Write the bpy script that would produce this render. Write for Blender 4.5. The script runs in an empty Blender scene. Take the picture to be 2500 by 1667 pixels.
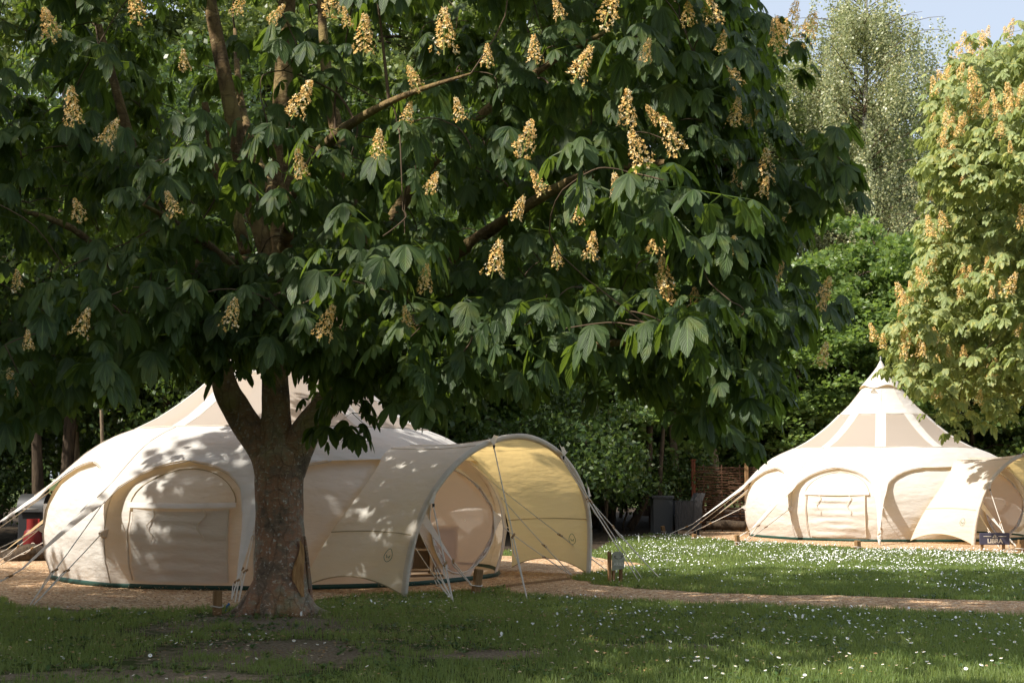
import bpy, math, random
import numpy as np
from mathutils import Vector, noise as mnoise

C = bpy.context.scene.collection
RS = np.random.RandomState
R = math.radians

# ------------------------------------------------------------------ camera
CAMH = 1.25
F = 2500 * 50 / 36.0
PITCH = math.atan((1165 - 833.5) / F)
cam_d = bpy.data.cameras.new('camera')
cam = bpy.data.objects.new('camera', cam_d)
C.objects.link(cam)
cam_d.lens = 50; cam_d.sensor_width = 36; cam_d.clip_end = 3000; cam_d.clip_start = 0.05
cam.location = (0, 0, CAMH)
cam.rotation_euler = (math.pi / 2 + PITCH, 0, 0)
bpy.context.scene.camera = cam

# ------------------------------------------------------------------ light
SUN_AZ = R(-63)      # measured from the direction towards the camera, to the right
SUN_EL = R(46)
scene = bpy.context.scene
w = bpy.data.worlds.new('World'); scene.world = w; w.use_nodes = True
nt = w.node_tree
bg = nt.nodes['Background']
sky = nt.nodes.new('ShaderNodeTexSky')
sky.sky_type = 'NISHITA'; sky.sun_disc = False
sky.sun_elevation = SUN_EL
sd = Vector((math.sin(SUN_AZ) * math.cos(SUN_EL), -math.cos(SUN_AZ) * math.cos(SUN_EL), math.sin(SUN_EL)))
sky.sun_rotation = math.atan2(sd.x, sd.y)
sky.dust_density = 4.0; sky.air_density = 1.0; sky.ozone_density = 1.0
_mx = nt.nodes.new('ShaderNodeMix'); _mx.data_type = 'RGBA'; _mx.inputs[0].default_value = .5
nt.links.new(sky.outputs[0], _mx.inputs[6]); _mx.inputs[7].default_value = (5.6, 6.1, 6.8, 1)   # thin high haze whitens the blue
nt.links.new(_mx.outputs[2], bg.inputs[0]); bg.inputs[1].default_value = 0.108
sl = bpy.data.lights.new('sun', 'SUN'); so = bpy.data.objects.new('sun', sl); C.objects.link(so)
sl.energy = 4.9; sl.angle = R(0.5); sl.color = (1.0, 0.94, 0.85)
so.rotation_euler = sd.to_track_quat('Z', 'Y').to_euler(); so.location = (-20, -10, 30)
scene.view_settings.view_transform = 'Standard'; scene.view_settings.look = 'None'
scene.view_settings.exposure = 0.76; scene.view_settings.gamma = 1
cy = scene.cycles
cy.max_bounces = 8; cy.diffuse_bounces = 4; cy.transparent_max_bounces = 12; cy.transmission_bounces = 6
cy.glossy_bounces = 2

# ------------------------------------------------------------------ pixel helpers (photo pixels, 2500 wide)
cp, sp = math.cos(PITCH), math.sin(PITCH)
def ray(px, py):
    u = (px - 1250) / F; v = (833.5 - py) / F
    return Vector((u, cp - v * sp, sp + v * cp))
def P(px, py, Y):
    r = ray(px, py); return Vector((0, 0, CAMH)) + r * (Y / r.y)
def G(px, py, z=0.0):
    r = ray(px, py); return Vector((0, 0, CAMH)) + r * ((z - CAMH) / r.z)
def project(p):
    p = np.asarray(p, float)
    x = p[..., 0]; y = p[..., 1]; z = p[..., 2] - CAMH
    d = y * cp + z * sp; up = -y * sp + z * cp
    d = np.where(d < 0.1, 0.1, d)
    return 1250 + F * x / d, 833.5 - F * up / d

# ------------------------------------------------------------------ object helpers
def link(o):
    C.objects.link(o); return o
def thing(name, label, cat, loc=(0, 0, 0), group=None):
    o = bpy.data.objects.new(name, None); o.empty_display_size = 0.2
    link(o); o.location = loc; o['label'] = label; o['category'] = cat
    if group: o['group'] = group
    return o
def origin(o):
    v = Vector((0, 0, 0))
    while o is not None:
        v += o.location; o = o.parent
    return v
def mesh_np(name, verts, loops, starts, totals, uv=None, smooth=True):
    me = bpy.data.meshes.new(name)
    verts = np.asarray(verts, np.float32).reshape(-1, 3)
    loops = np.asarray(loops, np.int32).ravel()
    me.vertices.add(len(verts)); me.vertices.foreach_set('co', verts.ravel())
    me.loops.add(len(loops)); me.loops.foreach_set('vertex_index', loops)
    me.polygons.add(len(starts))
    me.polygons.foreach_set('loop_start', np.asarray(starts, np.int32))
    try: me.polygons.foreach_set('loop_total', np.asarray(totals, np.int32))
    except Exception: pass
    if uv is not None:
        l = me.uv_layers.new(name='uv')
        l.data.foreach_set('uv', np.asarray(uv, np.float32)[loops].ravel())
    me.polygons.foreach_set('use_smooth', np.full(len(starts), smooth))
    me.update(calc_edges=True); me.validate()
    return me
def quads_mesh(name, verts, quads, uv=None, smooth=True):
    q = np.asarray(quads, np.int32); n, k = q.shape
    return mesh_np(name, verts, q, np.arange(n) * k, np.full(n, k), uv, smooth)
def obj_me(name, me, mat, parent=None, label=None, cat=None, group=None, kind=None):
    o = bpy.data.objects.new(name, me); link(o)
    if mat is not None and len(me.materials) == 0: me.materials.append(mat)
    if parent is not None: o.parent = parent
    if label: o['label'] = label
    if cat: o['category'] = cat
    if group: o['group'] = group
    if kind: o['kind'] = kind
    return o
class MB:
    """collects verts/faces in world coordinates"""
    def __init__(s): s.v = []; s.f = []
    def add(s, vs, fs):
        b = len(s.v); s.v += [tuple(v) for v in vs]; s.f += [tuple(i + b for i in f) for f in fs]
    def box(s, c, size, rz=0, rx=0, ry=0):
        from mathutils import Euler
        e = Euler((rx, ry, rz)).to_matrix(); c = Vector(c); hx, hy, hz = [k / 2 for k in size]
        b = min(0.12 * min(size), 0.012)
        vs = []; 
        # chamfered box: 24 verts
        idx = {}
        for ax in range(3):
            for sx in (-1, 1):
                for sy in (-1, 1):
                    for sz in (-1, 1):
                        d = [sx * (hx - b), sy * (hy - b), sz * (hz - b)]
                        d[ax] = (sx, sy, sz)[ax] * (hx, hy, hz)[ax]
                        idx[(ax, sx, sy, sz)] = len(vs); vs.append(c + e @ Vector(d))
        fs = []
        for ax in range(3):
            o1, o2 = [a for a in range(3) if a != ax]
            for s_ in (-1, 1):
                q = []
                for (a, b_) in ((-1, -1), (1, -1), (1, 1), (-1, 1)):
                    k = [0, 0, 0]; k[ax] = s_; k[o1] = a; k[o2] = b_; q.append(idx[(ax, *k)])
                fs.append(q)
        for ax in range(3):   # edges along ax
            o1, o2 = [a for a in range(3) if a != ax]
            for a in (-1, 1):
                for b_ in (-1, 1):
                    q = []
                    for (pl, e_) in ((o1, -1), (o1, 1), (o2, 1), (o2, -1)):
                        k = [0, 0, 0]; k[ax] = e_; k[o1] = a; k[o2] = b_; q.append(idx[(pl, *k)])
                    fs.append(q)
        for sx in (-1, 1):
            for sy in (-1, 1):
                for sz in (-1, 1): fs.append([idx[(a, sx, sy, sz)] for a in range(3)])
        s.add(vs, fs)
    def tube(s, pts, rad, n=6, cap=True, wob=0, rs=None):
        pts = [Vector(p) for p in pts]; m = len(pts)
        if not hasattr(rad, '__len__'): rad = [rad] * m
        vs = []; prev = None
        for i, p in enumerate(pts):
            t = (pts[min(i + 1, m - 1)] - pts[max(i - 1, 0)])
            if t.length < 1e-9: t = Vector((0, 0, 1))
            t.normalize()
            if prev is None:
                a = Vector((0, 0, 1)) if abs(t.z) < .9 else Vector((1, 0, 0))
                u = t.cross(a).normalized()
            else: u = (prev - t * prev.dot(t)).normalized()
            prev = u; v = t.cross(u)
            for k in range(n):
                an = 2 * math.pi * k / n
                d = u * math.cos(an) + v * math.sin(an)
                r = rad[i]
                if wob: r *= 1 + wob * mnoise.noise((p + d * r) * 2.3) + wob * .5 * mnoise.noise((p + d * r) * 6)
                vs.append(p + d * r)
        fs = [[i * n + k, i * n + (k + 1) % n, (i + 1) * n + (k + 1) % n, (i + 1) * n + k] for i in range(m - 1) for k in range(n)]
        if cap: fs += [list(range(n))[::-1], [(m - 1) * n + k for k in range(n)]]
        s.add(vs, fs)
    def grid(s, rows, close=False):
        nr = len(rows); nc = len(rows[0])
        vs = [v for r in rows for v in r]
        fs = []
        for i in range(nr - 1):
            for j in range(nc - (0 if close else 1)):
                j2 = (j + 1) % nc
                fs.append([i * nc + j, i * nc + j2, (i + 1) * nc + j2, (i + 1) * nc + j])
        s.add(vs, fs)
    def build(s, name, mat, parent=None, smooth=True, **kw):
        o0 = origin(parent) if parent is not None else Vector((0, 0, 0))
        me = bpy.data.meshes.new(name)
        me.from_pydata([(v[0] - o0.x, v[1] - o0.y, v[2] - o0.z) for v in s.v], [], s.f)
        me.polygons.foreach_set('use_smooth', np.full(len(me.polygons), smooth)); me.update()
        return obj_me(name, me, mat, parent, **kw)
def spline(pts, n=8):
    pts = [Vector(p) for p in pts]; out = []
    for i in range(len(pts) - 1):
        p0 = pts[max(i - 1, 0)]; p1 = pts[i]; p2 = pts[i + 1]; p3 = pts[min(i + 2, len(pts) - 1)]
        for k in range(n):
            t = k / n
            out.append(0.5 * ((2 * p1) + (p2 - p0) * t + (2 * p0 - 5 * p1 + 4 * p2 - p3) * t * t + (3 * p1 - p0 - 3 * p2 + p3) * t ** 3))
    out.append(pts[-1]); return out
def interp(tab, x):
    xs = [a for a, b in tab]; ys = [b for a, b in tab]
    return float(np.interp(x, xs, ys))

# value noise on numpy arrays (2D)
_g = RS(5).rand(256, 256)
def vnoise(x, y):
    x = np.asarray(x, float); y = np.asarray(y, float)
    xi = np.floor(x).astype(int); yi = np.floor(y).astype(int); fx = x - xi; fy = y - yi
    fx = fx * fx * (3 - 2 * fx); fy = fy * fy * (3 - 2 * fy)
    g = lambda a, b: _g[a % 256, b % 256]
    return (g(xi, yi) * (1 - fx) + g(xi + 1, yi) * fx) * (1 - fy) + (g(xi, yi + 1) * (1 - fx) + g(xi + 1, yi + 1) * fx) * fy
def fbm(x, y, s):
    return (vnoise(x * s, y * s) + .5 * vnoise(x * s * 2.1 + 7, y * s * 2.1) + .25 * vnoise(x * s * 4.3, y * s * 4.3 + 3)) / 1.75

# ------------------------------------------------------------------ materials
def mat(name, col=(.5, .5, .5), rough=.8, spec=.3):
    m = bpy.data.materials.new(name); m.use_nodes = True
    b = m.node_tree.nodes['Principled BSDF']
    b.inputs['Base Color'].default_value = (*col, 1); b.inputs['Roughness'].default_value = rough
    b.inputs['Specular IOR Level'].default_value = spec
    return m
def N(m, t, **kw):
    n = m.node_tree.nodes.new(t)
    for k, v in kw.items(): setattr(n, k, v)
    return n
def L(m, a, b): m.node_tree.links.new(a, b)
def coords(m, kind='Object'):
    return N(m, 'ShaderNodeTexCoord').outputs[kind]
def ntex(m, co, scale, detail=4, rough=.6, stretch=None):
    n = N(m, 'ShaderNodeTexNoise'); n.inputs['Scale'].default_value = scale
    n.inputs['Detail'].default_value = detail; n.inputs['Roughness'].default_value = rough
    if stretch:
        mp = N(m, 'ShaderNodeMapping'); mp.inputs['Scale'].default_value = stretch
        L(m, co, mp.inputs[0]); co = mp.outputs[0]
    L(m, co, n.inputs['Vector']); return n
def ramp(m, fac, stops):
    r = N(m, 'ShaderNodeValToRGB'); e = r.color_ramp.elements
    while len(e) > 1: e.remove(e[0])
    e[0].position = stops[0][0]; e[0].color = (*stops[0][1], 1)
    for p, c in stops[1:]:
        k = e.new(p); k.color = (*c, 1)
    L(m, fac, r.inputs[0]); return r.outputs[0]
def mixc(m, fac, a, b):
    n = N(m, 'ShaderNodeMix', data_type='RGBA')
    if hasattr(fac, 'links'): L(m, fac, n.inputs[0])
    else: n.inputs[0].default_value = fac
    for k, x in ((6, a), (7, b)):
        if hasattr(x, 'links'): L(m, x, n.inputs[k])
        else: n.inputs[k].default_value = (*x, 1)
    return n.outputs[2]
def bump(m, h, dist, strength=1.0, nrm=None):
    n = N(m, 'ShaderNodeBump'); n.inputs['Distance'].default_value = dist; n.inputs['Strength'].default_value = strength
    L(m, h, n.inputs['Height'])
    if nrm is not None: L(m, nrm, n.inputs['Normal'])
    return n.outputs[0]
def bsdf(m): return m.node_tree.nodes['Principled BSDF']
def outn(m): return m.node_tree.nodes['Material Output']
def add_trans(m, color, fac, nrm=None):
    t = N(m, 'ShaderNodeBsdfTranslucent'); mx = N(m, 'ShaderNodeMixShader'); mx.inputs[0].default_value = fac
    if hasattr(color, 'links'): L(m, color, t.inputs[0])
    else: t.inputs[0].default_value = (*color, 1)
    if nrm is not None: L(m, nrm, t.inputs['Normal'])
    L(m, bsdf(m).outputs[0], mx.inputs[1]); L(m, t.outputs[0], mx.inputs[2]); L(m, mx.outputs[0], outn(m).inputs[0])
    return mx

def canvas_mat(name, col, tcol, tf):
    m = mat(name, col, .85, .15); co = coords(m)
    n1 = ntex(m, co, 1.3, 5); n2 = ntex(m, co, 300, 2)
    n3 = ntex(m, co, 3.0, 3, .5, (1, 1, 2.6))
    c = mixc(m, ramp(m, n1.outputs[0], [(.35, (0, 0, 0)), (.75, (.35, .35, .35))]), col, tuple(k * .82 for k in col))
    L(m, c, bsdf(m).inputs['Base Color'])
    b = bump(m, n3.outputs[0], .05, .6); b = bump(m, n2.outputs[0], .0008, .4, b)
    L(m, b, bsdf(m).inputs['Normal'])
    add_trans(m, tcol, tf, b); return m
M = {}
M['canvas'] = canvas_mat('canvas', (.68, .668, .632), (.86, .60, .30), .30)
M['canvas_in'] = canvas_mat('inner_canvas', (.68, .66, .615), (.84, .62, .36), .28)
M['porch'] = canvas_mat('porch_canvas', (.76, .735, .67), (.98, .70, .28), .46)
M['hem'] = canvas_mat('canvas_hem', (.74, .69, .60), (.75, .5, .2), .3)
M['seam'] = mat('seam_thread', (.42, .33, .2), .9)
M['rope'] = mat('rope', (.62, .57, .50), .9)
M['green'] = mat('green_groundsheet', (.008, .045, .032), .55, .4)
M['metal'] = mat('steel_pole', (.25, .24, .22), .45, .5)
M['black'] = mat('black_plastic', (.02, .02, .02), .5)

def mesh_cloth(name, col, tr, tcol):
    m = mat(name, col, .8, .2)
    mx = add_trans(m, tcol, .45)
    t = N(m, 'ShaderNodeBsdfTransparent'); m2 = N(m, 'ShaderNodeMixShader'); m2.inputs[0].default_value = tr
    L(m, mx.outputs[0], m2.inputs[1]); L(m, t.outputs[0], m2.inputs[2]); L(m, m2.outputs[0], outn(m).inputs[0]); return m
M['mesh'] = mesh_cloth('roof_mesh', (.56, .50, .44), .16, (.62, .50, .38))
M['doormesh'] = mesh_cloth('door_mesh', (.60, .50, .44), .42, (.8, .55, .40))

def wood_mat(name, a, b, sc=1):
    m = mat(name, a, .8, .2); co = coords(m)
    n = ntex(m, co, 6 * sc, 6, .7, (6, 6, .6)); L(m, ramp(m, n.outputs[0], [(.3, a), (.7, b)]), bsdf(m).inputs['Base Color'])
    L(m, bump(m, n.outputs[0], .01), bsdf(m).inputs['Normal']); return m
M['wood'] = wood_mat('post_wood', (.16, .085, .035), (.30, .18, .085))
M['toggle'] = wood_mat('toggle_wood', (.22, .12, .05), (.38, .24, .12))
M['shelf'] = wood_mat('pale_wood', (.55, .42, .28), (.68, .55, .38))
M['wattle'] = wood_mat('wattle_wood', (.04, .022, .014), (.15, .075, .04), 2)
M['wickr'] = wood_mat('grey_wicker', (.03, .03, .032), (.07, .07, .074), 3)
M['box'] = mat('box_lid_grey', (.05, .05, .052), .6)

def bark_mat():
    m = mat('chestnut_bark', (.2, .14, .1), .9, .2); co = coords(m)
    n1 = ntex(m, co, 3.2, 8, .65); n2 = ntex(m, co, 14, 6, .7, (1, 1, 3.2)); n3 = ntex(m, co, 26, 3, .6); n4 = ntex(m, co, 1.6, 3)
    base = ramp(m, n1.outputs[0], [(.30, (.10, .075, .06)), (.43, (.24, .175, .13)), (.51, (.36, .19, .115)), (.60, (.31, .265, .215)), (.78, (.24, .19, .09))])
    streak = ramp(m, n2.outputs[0], [(.56, (0, 0, 0)), (.68, (.75, .75, .75))])
    c = mixc(m, streak, base, (.55, .47, .32))
    lich = ramp(m, n3.outputs[0], [(.60, (0, 0, 0)), (.68, (.8, .8, .8))])
    c = mixc(m, lich, c, (.62, .60, .54))
    sz_ = N(m, 'ShaderNodeSeparateXYZ'); L(m, co, sz_.inputs[0]); zz_ = N(m, 'ShaderNodeMath', operation='MULTIPLY_ADD'); zz_.inputs[1].default_value = .25; L(m, sz_.outputs[2], zz_.inputs[0]); nn_ = N(m, 'ShaderNodeMath', operation='MULTIPLY'); nn_.inputs[1].default_value = .5; L(m, n1.outputs[0], nn_.inputs[0]); L(m, nn_.outputs[0], zz_.inputs[2])
    young = mixc(m, streak, ramp(m, n1.outputs[0], [(.3, (.085, .058, .035)), (.5, (.19, .125, .055)), (.68, (.26, .19, .08))]), (.40, .32, .17))
    c = mixc(m, ramp(m, zz_.outputs[0], [(.55, (0, 0, 0)), (.85, (1, 1, 1))]), c, young)
    moss = ramp(m, n4.outputs[0], [(.52, (0, 0, 0)), (.72, (.55, .55, .55))])
    c = mixc(m, moss, c, (.33, .27, .10))
    L(m, c, bsdf(m).inputs['Base Color'])
    vo = N(m, 'ShaderNodeTexVoronoi', feature='DISTANCE_TO_EDGE'); vo.inputs['Scale'].default_value = 11; mp = N(m, 'ShaderNodeMapping'); mp.inputs['Scale'].default_value = (1, 1, .38)
    wv = N(m, 'ShaderNodeMix', data_type='VECTOR'); wv.inputs[0].default_value = .12; L(m, co, wv.inputs[4]); L(m, n1.outputs['Color'], wv.inputs[5]); L(m, wv.outputs[1], mp.inputs[0]); L(m, mp.outputs[0], vo.inputs['Vector'])
    ck = ramp(m, vo.outputs['Distance'], [(.0, (0, 0, 0)), (.06, (1, 1, 1))])
    c = mixc(m, ck, tuple((.05, .038, .028)), c); L(m, mixc(m, .30, bsdf(m).inputs['Base Color'].links[0].from_socket, c), bsdf(m).inputs['Base Color'])
    b = bump(m, ck, .012, .6); b = bump(m, n2.outputs[0], .02, .8, b); b = bump(m, n1.outputs[0], .05, .8, b); b = bump(m, n3.outputs[0], .008, .8, b); L(m, b, bsdf(m).inputs['Normal'])
    return m
M['bark'] = bark_mat()
M['twig'] = mat('twig_bark', (.09, .06, .035), .85)
def wb(name, a, b_):
    m = mat(name, a, .9, .15); co = coords(m); n = ntex(m, co, 5, 6, .7, (3, 3, .7))
    L(m, ramp(m, n.outputs[0], [(.35, a), (.65, b_)]), bsdf(m).inputs['Base Color']); L(m, bump(m, n.outputs[0], .03), bsdf(m).inputs['Normal']); return m
M['barkdark'] = wb('woodland_bark', (.03, .022, .016), (.09, .065, .042))
M['barkpale'] = wb('pale_bark', (.16, .12, .08), (.30, .23, .16))
M['birchbark'] = wb('birch_bark', (.18, .15, .13), (.75, .72, .66))
M['wound'] = wb('bare_wood', (.22, .10, .035), (.56, .33, .15))

def leaf_mat(name, c1, c2, tr, tf, veins=False, rough=.42, spec=.45):
    m = mat(name, c1, rough, spec); co = coords(m)
    n = ntex(m, co, 2.2, 3)
    c = ramp(m, n.outputs[0], [(.35, c1), (.65, c2)])
    nb_ = ntex(m, co, 11, 1)
    c = mixc(m, ramp(m, nb_.outputs[0], [(.52, (0, 0, 0)), (.70, (.8, .8, .8))]), c, (c2[0] * 1.75, c2[1] * 1.35, c2[2] * .9))
    nr = None
    if veins:
        uv = N(m, 'ShaderNodeTexCoord').outputs['UV']; sx = N(m, 'ShaderNodeSeparateXYZ'); L(m, uv, sx.inputs[0])
        ab = N(m, 'ShaderNodeMath', operation='ABSOLUTE'); L(m, sx.outputs[0], ab.inputs[0])
        # side veins: sin((v*? - |u|)*k)
        mu = N(m, 'ShaderNodeMath', operation='MULTIPLY'); mu.inputs[1].default_value = .28; L(m, ab.outputs[0], mu.inputs[0])
        su = N(m, 'ShaderNodeMath', operation='SUBTRACT'); L(m, sx.outputs[1], su.inputs[0]); L(m, mu.outputs[0], su.inputs[1])
        k = N(m, 'ShaderNodeMath', operation='MULTIPLY'); k.inputs[1].default_value = 62; L(m, su.outputs[0], k.inputs[0])
        si = N(m, 'ShaderNodeMath', operation='SINE'); L(m, k.outputs[0], si.inputs[0])
        mid = N(m, 'ShaderNodeMath', operation='LESS_THAN'); mid.inputs[1].default_value = .05; L(m, ab.outputs[0], mid.inputs[0])
        c = mixc(m, mid.outputs[0], c, tuple(min(1, k_ * 2.2) for k_ in c2))
        nr = bump(m, si.outputs[0], .0016, .4)
        L(m, nr, bsdf(m).inputs['Normal'])
    L(m, c, bsdf(m).inputs['Base Color'])
    add_trans(m, tr, tf, nr); return m
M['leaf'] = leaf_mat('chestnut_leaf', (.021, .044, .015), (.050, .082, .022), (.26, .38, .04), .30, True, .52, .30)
M['leafR'] = leaf_mat('sunlit_chestnut_leaf', (.16, .215, .075), (.26, .30, .12), (.50, .56, .14), .34, True, .45, .4)  # paler copy of the chestnut leaf, sunlight put into its colour
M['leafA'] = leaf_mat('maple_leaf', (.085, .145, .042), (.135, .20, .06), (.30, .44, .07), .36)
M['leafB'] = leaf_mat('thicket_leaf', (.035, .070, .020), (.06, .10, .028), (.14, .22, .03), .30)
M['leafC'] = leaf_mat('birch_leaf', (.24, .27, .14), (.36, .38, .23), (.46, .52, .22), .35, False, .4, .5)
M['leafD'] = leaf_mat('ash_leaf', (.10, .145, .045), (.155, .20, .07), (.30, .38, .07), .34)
def flower_mat():
    m = mat('blossom', (.8, .5, .3), .8, .1); co = coords(m)
    n = ntex(m, co, 22, 2)
    c = ramp(m, n.outputs[0], [(.34, (.92, .82, .60)), (.46, (.92, .68, .32)), (.58, (.90, .55, .18)), (.70, (.70, .52, .14))])
    oi = N(m, 'ShaderNodeObjectInfo'); c = mixc(m, ramp(m, oi.outputs['Random'], [(.3, (0, 0, 0)), (1, (.6, .6, .6))]), c, (.74, .48, .17))
    L(m, c, bsdf(m).inputs['Base Color']); add_trans(m, c, .25); return m
M['flower'] = flower_mat()
M['stalk'] = mat('flower_stalk', (.25, .28, .07), .8)

def lawn_mat():
    m = mat('lawn_soil', (.05, .06, .02), .95, .1); co = coords(m)
    n1 = ntex(m, co, .55, 5, .65); n2 = ntex(m, co, 40, 4, .7); n3 = ntex(m, co, 9, 5, .6)
    g = ramp(m, n2.outputs[0], [(.3, (.035, .055, .014)), (.7, (.085, .11, .03))])
    s = ramp(m, n2.outputs[0], [(.3, (.13, .095, .065)), (.5, (.26, .20, .145)), (.72, (.46, .38, .28))])
    # bare soil around the foot of the tree
    def blob(x, y, rx, ry):
        mp = N(m, 'ShaderNodeMapping'); mp.inputs['Location'].default_value = (-x / rx, -y / ry, 0); mp.inputs['Scale'].default_value = (1 / rx, 1 / ry, 0)
        L(m, co, mp.inputs[0]); l = N(m, 'ShaderNodeVectorMath', operation='LENGTH'); L(m, mp.outputs[0], l.inputs[0])
        k = N(m, 'ShaderNodeMath', operation='SUBTRACT'); k.inputs[0].default_value = 1.0; L(m, l.outputs['Value'], k.inputs[1]); return k.outputs[0]
    bl = None
    for a in BARE:
        o = blob(*a)
        if bl is None: bl = o
        else:
            mx = N(m, 'ShaderNodeMath', operation='MAXIMUM'); L(m, bl, mx.inputs[0]); L(m, o, mx.inputs[1]); bl = mx.outputs[0]
    ad = N(m, 'ShaderNodeMath', operation='MULTIPLY_ADD'); ad.inputs[1].default_value = 1.7; L(m, n3.outputs[0], ad.inputs[0])
    su = N(m, 'ShaderNodeMath', operation='SUBTRACT'); L(m, bl, su.inputs[0]); su.inputs[1].default_value = .75
    L(m, su.outputs[0], ad.inputs[2])
    f = ramp(m, ad.outputs[0], [(.35, (0, 0, 0)), (.65, (1, 1, 1))])
    c = mixc(m, f, g, s)
    c = mixc(m, ramp(m, n1.outputs[0], [(.4, (0, 0, 0)), (.7, (.4, .4, .4))]), c, (.10, .10, .035))
    L(m, c, bsdf(m).inputs['Base Color'])
    b = bump(m, n3.outputs[0], .04, .6); b = bump(m, n2.outputs[0], .02, .9, b); L(m, b, bsdf(m).inputs['Normal']); return m
BARE = [(-2.05, 12.3, 1.7, 1.5), (-1.7, 10.4, 1.5, 1.5), (-2.4, 9.1, 1.5, .7), (-4.3, 13.6, .6, .35), (-.2, 10.3, .9, .5), (1.2, 10.7, .7, .35)]
M['lawn'] = lawn_mat()
def gravel_mat():
    m = mat('gravel', (.4, .3, .2), .95, .15); co = coords(m)
    v = N(m, 'ShaderNodeTexVoronoi'); v.inputs['Scale'].default_value = 42; v.inputs['Randomness'].default_value = 1; L(m, co, v.inputs['Vector'])
    sx = N(m, 'ShaderNodeSeparateColor'); L(m, v.outputs['Color'], sx.inputs[0])
    c = ramp(m, sx.outputs[0], [(.0, (.20, .10, .05)), (.25, (.39, .22, .11)), (.55, (.56, .35, .19)), (.8, (.68, .47, .28)), (.97, (.80, .66, .48))])
    n1 = ntex(m, co, 1.1, 5, .6)
    c = mixc(m, ramp(m, n1.outputs[0], [(.42, (0, 0, 0)), (.7, (.5, .5, .5))]), c, (.20, .14, .08))
    L(m, c, bsdf(m).inputs['Base Color'])
    inv = N(m, 'ShaderNodeMath', operation='MULTIPLY'); inv.inputs[1].default_value = -1; L(m, v.outputs['Distance'], inv.inputs[0])
    b = bump(m, inv.outputs[0], .02, 1.0); b = bump(m, n1.outputs[0], .05, .4, b); L(m, b, bsdf(m).inputs['Normal']); return m
M['gravel'] = gravel_mat()
def grass_mat():
    m = mat('grass_blade', (.06, .12, .03), .5, .35); co = coords(m)
    n = ntex(m, co, 1.2, 4); n2 = ntex(m, co, 25, 2)
    c = ramp(m, n.outputs[0], [(.35, (.095, .16, .045)), (.6, (.165, .225, .070)), (.75, (.26, .27, .11))])
    c = mixc(m, ramp(m, n2.outputs[0], [(.45, (0, 0, 0)), (.75, (.6, .6, .6))]), c, (.17, .17, .06))
    L(m, c, bsdf(m).inputs['Base Color']); add_trans(m, (.44, .52, .10), .36); return m
M['grass'] = grass_mat()
M['petal'] = mat('daisy_petal', (.82, .82, .80), .7, .2)
M['pollen'] = mat('daisy_centre', (.75, .50, .04), .8)

# ------------------------------------------------------------------ ground
def poly_sheet(name, outline, z, m, kind='structure', jit=.05, seed=1, sub=.12):
    """closed outline (world xy) with a ragged edge, fan filled through an n-gon"""
    pts = []
    n = len(outline)
    for i in range(n):
        a = Vector(outline[i][:2]); b = Vector(outline[(i + 1) % n][:2]); k = max(1, int((b - a).length / sub))
        for j in range(k):
            p = a.lerp(b, j / k)
            nx = mnoise.noise(Vector((p.x * 2, p.y * 2, seed))) + .6 * mnoise.noise(Vector((p.x * 7, p.y * 7, seed)))
            ny = mnoise.noise(Vector((p.x * 2, p.y * 2, seed + 9))) + .6 * mnoise.noise(Vector((p.x * 7, p.y * 7, seed + 9)))
            pts.append((p.x + jit * nx * 2, p.y + jit * ny * 2))
    from mathutils.geometry import tessellate_polygon
    tri = tessellate_polygon([[Vector((x, y, 0)) for x, y in pts]])
    me = bpy.data.meshes.new(name); me.from_pydata([(x, y, z) for x, y in pts], [], [t if True else t for t in tri]); me.update()
    import bmesh
    bm = bmesh.new(); bm.from_mesh(me); bmesh.ops.recalc_face_normals(bm, faces=bm.faces)
    if len(bm.faces) and bm.faces[:][0].normal.z < 0: bmesh.ops.reverse_faces(bm, faces=bm.faces)
    bm.to_mesh(me); bm.free()
    obj_me(name, me, m, kind=kind); return pts
mb = MB(); mb.add([(-600, -60, 0), (600, -60, 0), (600, 1500, 0), (-600, 1500, 0)], [[0, 1, 2, 3]])
mb.build('lawn', M['lawn'], kind='structure')

padL = [G(-260, 1392), G(60, 1482), G(180, 1488), G(400, 1492), G(540, 1486), G(700, 1478), G(790, 1462), G(900, 1452), G(1010, 1448), G(1110, 1446), G(1200, 1436), G(1300, 1425), G(1390, 1415), G(1440, 1400),
        (1.9, 20.6), (1.2, 22.6), (-1.5, 23.2), (-5, 23), (-9, 22)]
path = [G(1235, 1420), G(1350, 1405), G(1397, 1412), G(1440, 1424), G(1560, 1437), G(1700, 1446), G(1800, 1449), G(1900, 1454), G(2050, 1452), G(2250, 1462), G(2500, 1468), G(2900, 1478), G(2900, 1516),
        G(2500, 1503), G(2250, 1495), G(2000, 1486), G(1800, 1479), G(1600, 1470), G(1450, 1462), G(1330, 1455), G(1235, 1448)]
padR = [G(1600, 1300), G(1700, 1312), G(1800, 1321), G(1900, 1326), G(2000, 1332), G(2150, 1341), G(2280, 1342), G(2420, 1348), G(2500, 1352), G(2900, 1362), (15.5, 30), (13, 35), (7, 35.4), (3.4, 33.4)]
M['litter'] = mat('leaf_litter', (.06, .045, .03), .95, .1)
_co = coords(M['litter']); _n = ntex(M['litter'], _co, 14, 6, .7)
L(M['litter'], ramp(M['litter'], _n.outputs[0], [(.3, (.025, .020, .014)), (.6, (.07, .05, .032)), (.75, (.14, .10, .06))]), bsdf(M['litter']).inputs['Base Color']); L(M['litter'], bump(M['litter'], _n.outputs[0], .05), bsdf(M['litter']).inputs['Normal'])
PW = poly_sheet('woodland_floor', [(-40, 21.4), (-9, 21.8), (-6, 23.4), (-1.5, 24.2), (1.4, 24.6), (2.2, 29.5), (3.6, 32.8), (5.5, 33.6), (7, 35), (13, 34.6), (18, 31), (40, 31), (60, 60), (-60, 60)], .002, M['litter'], seed=6, jit=.12)
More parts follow.
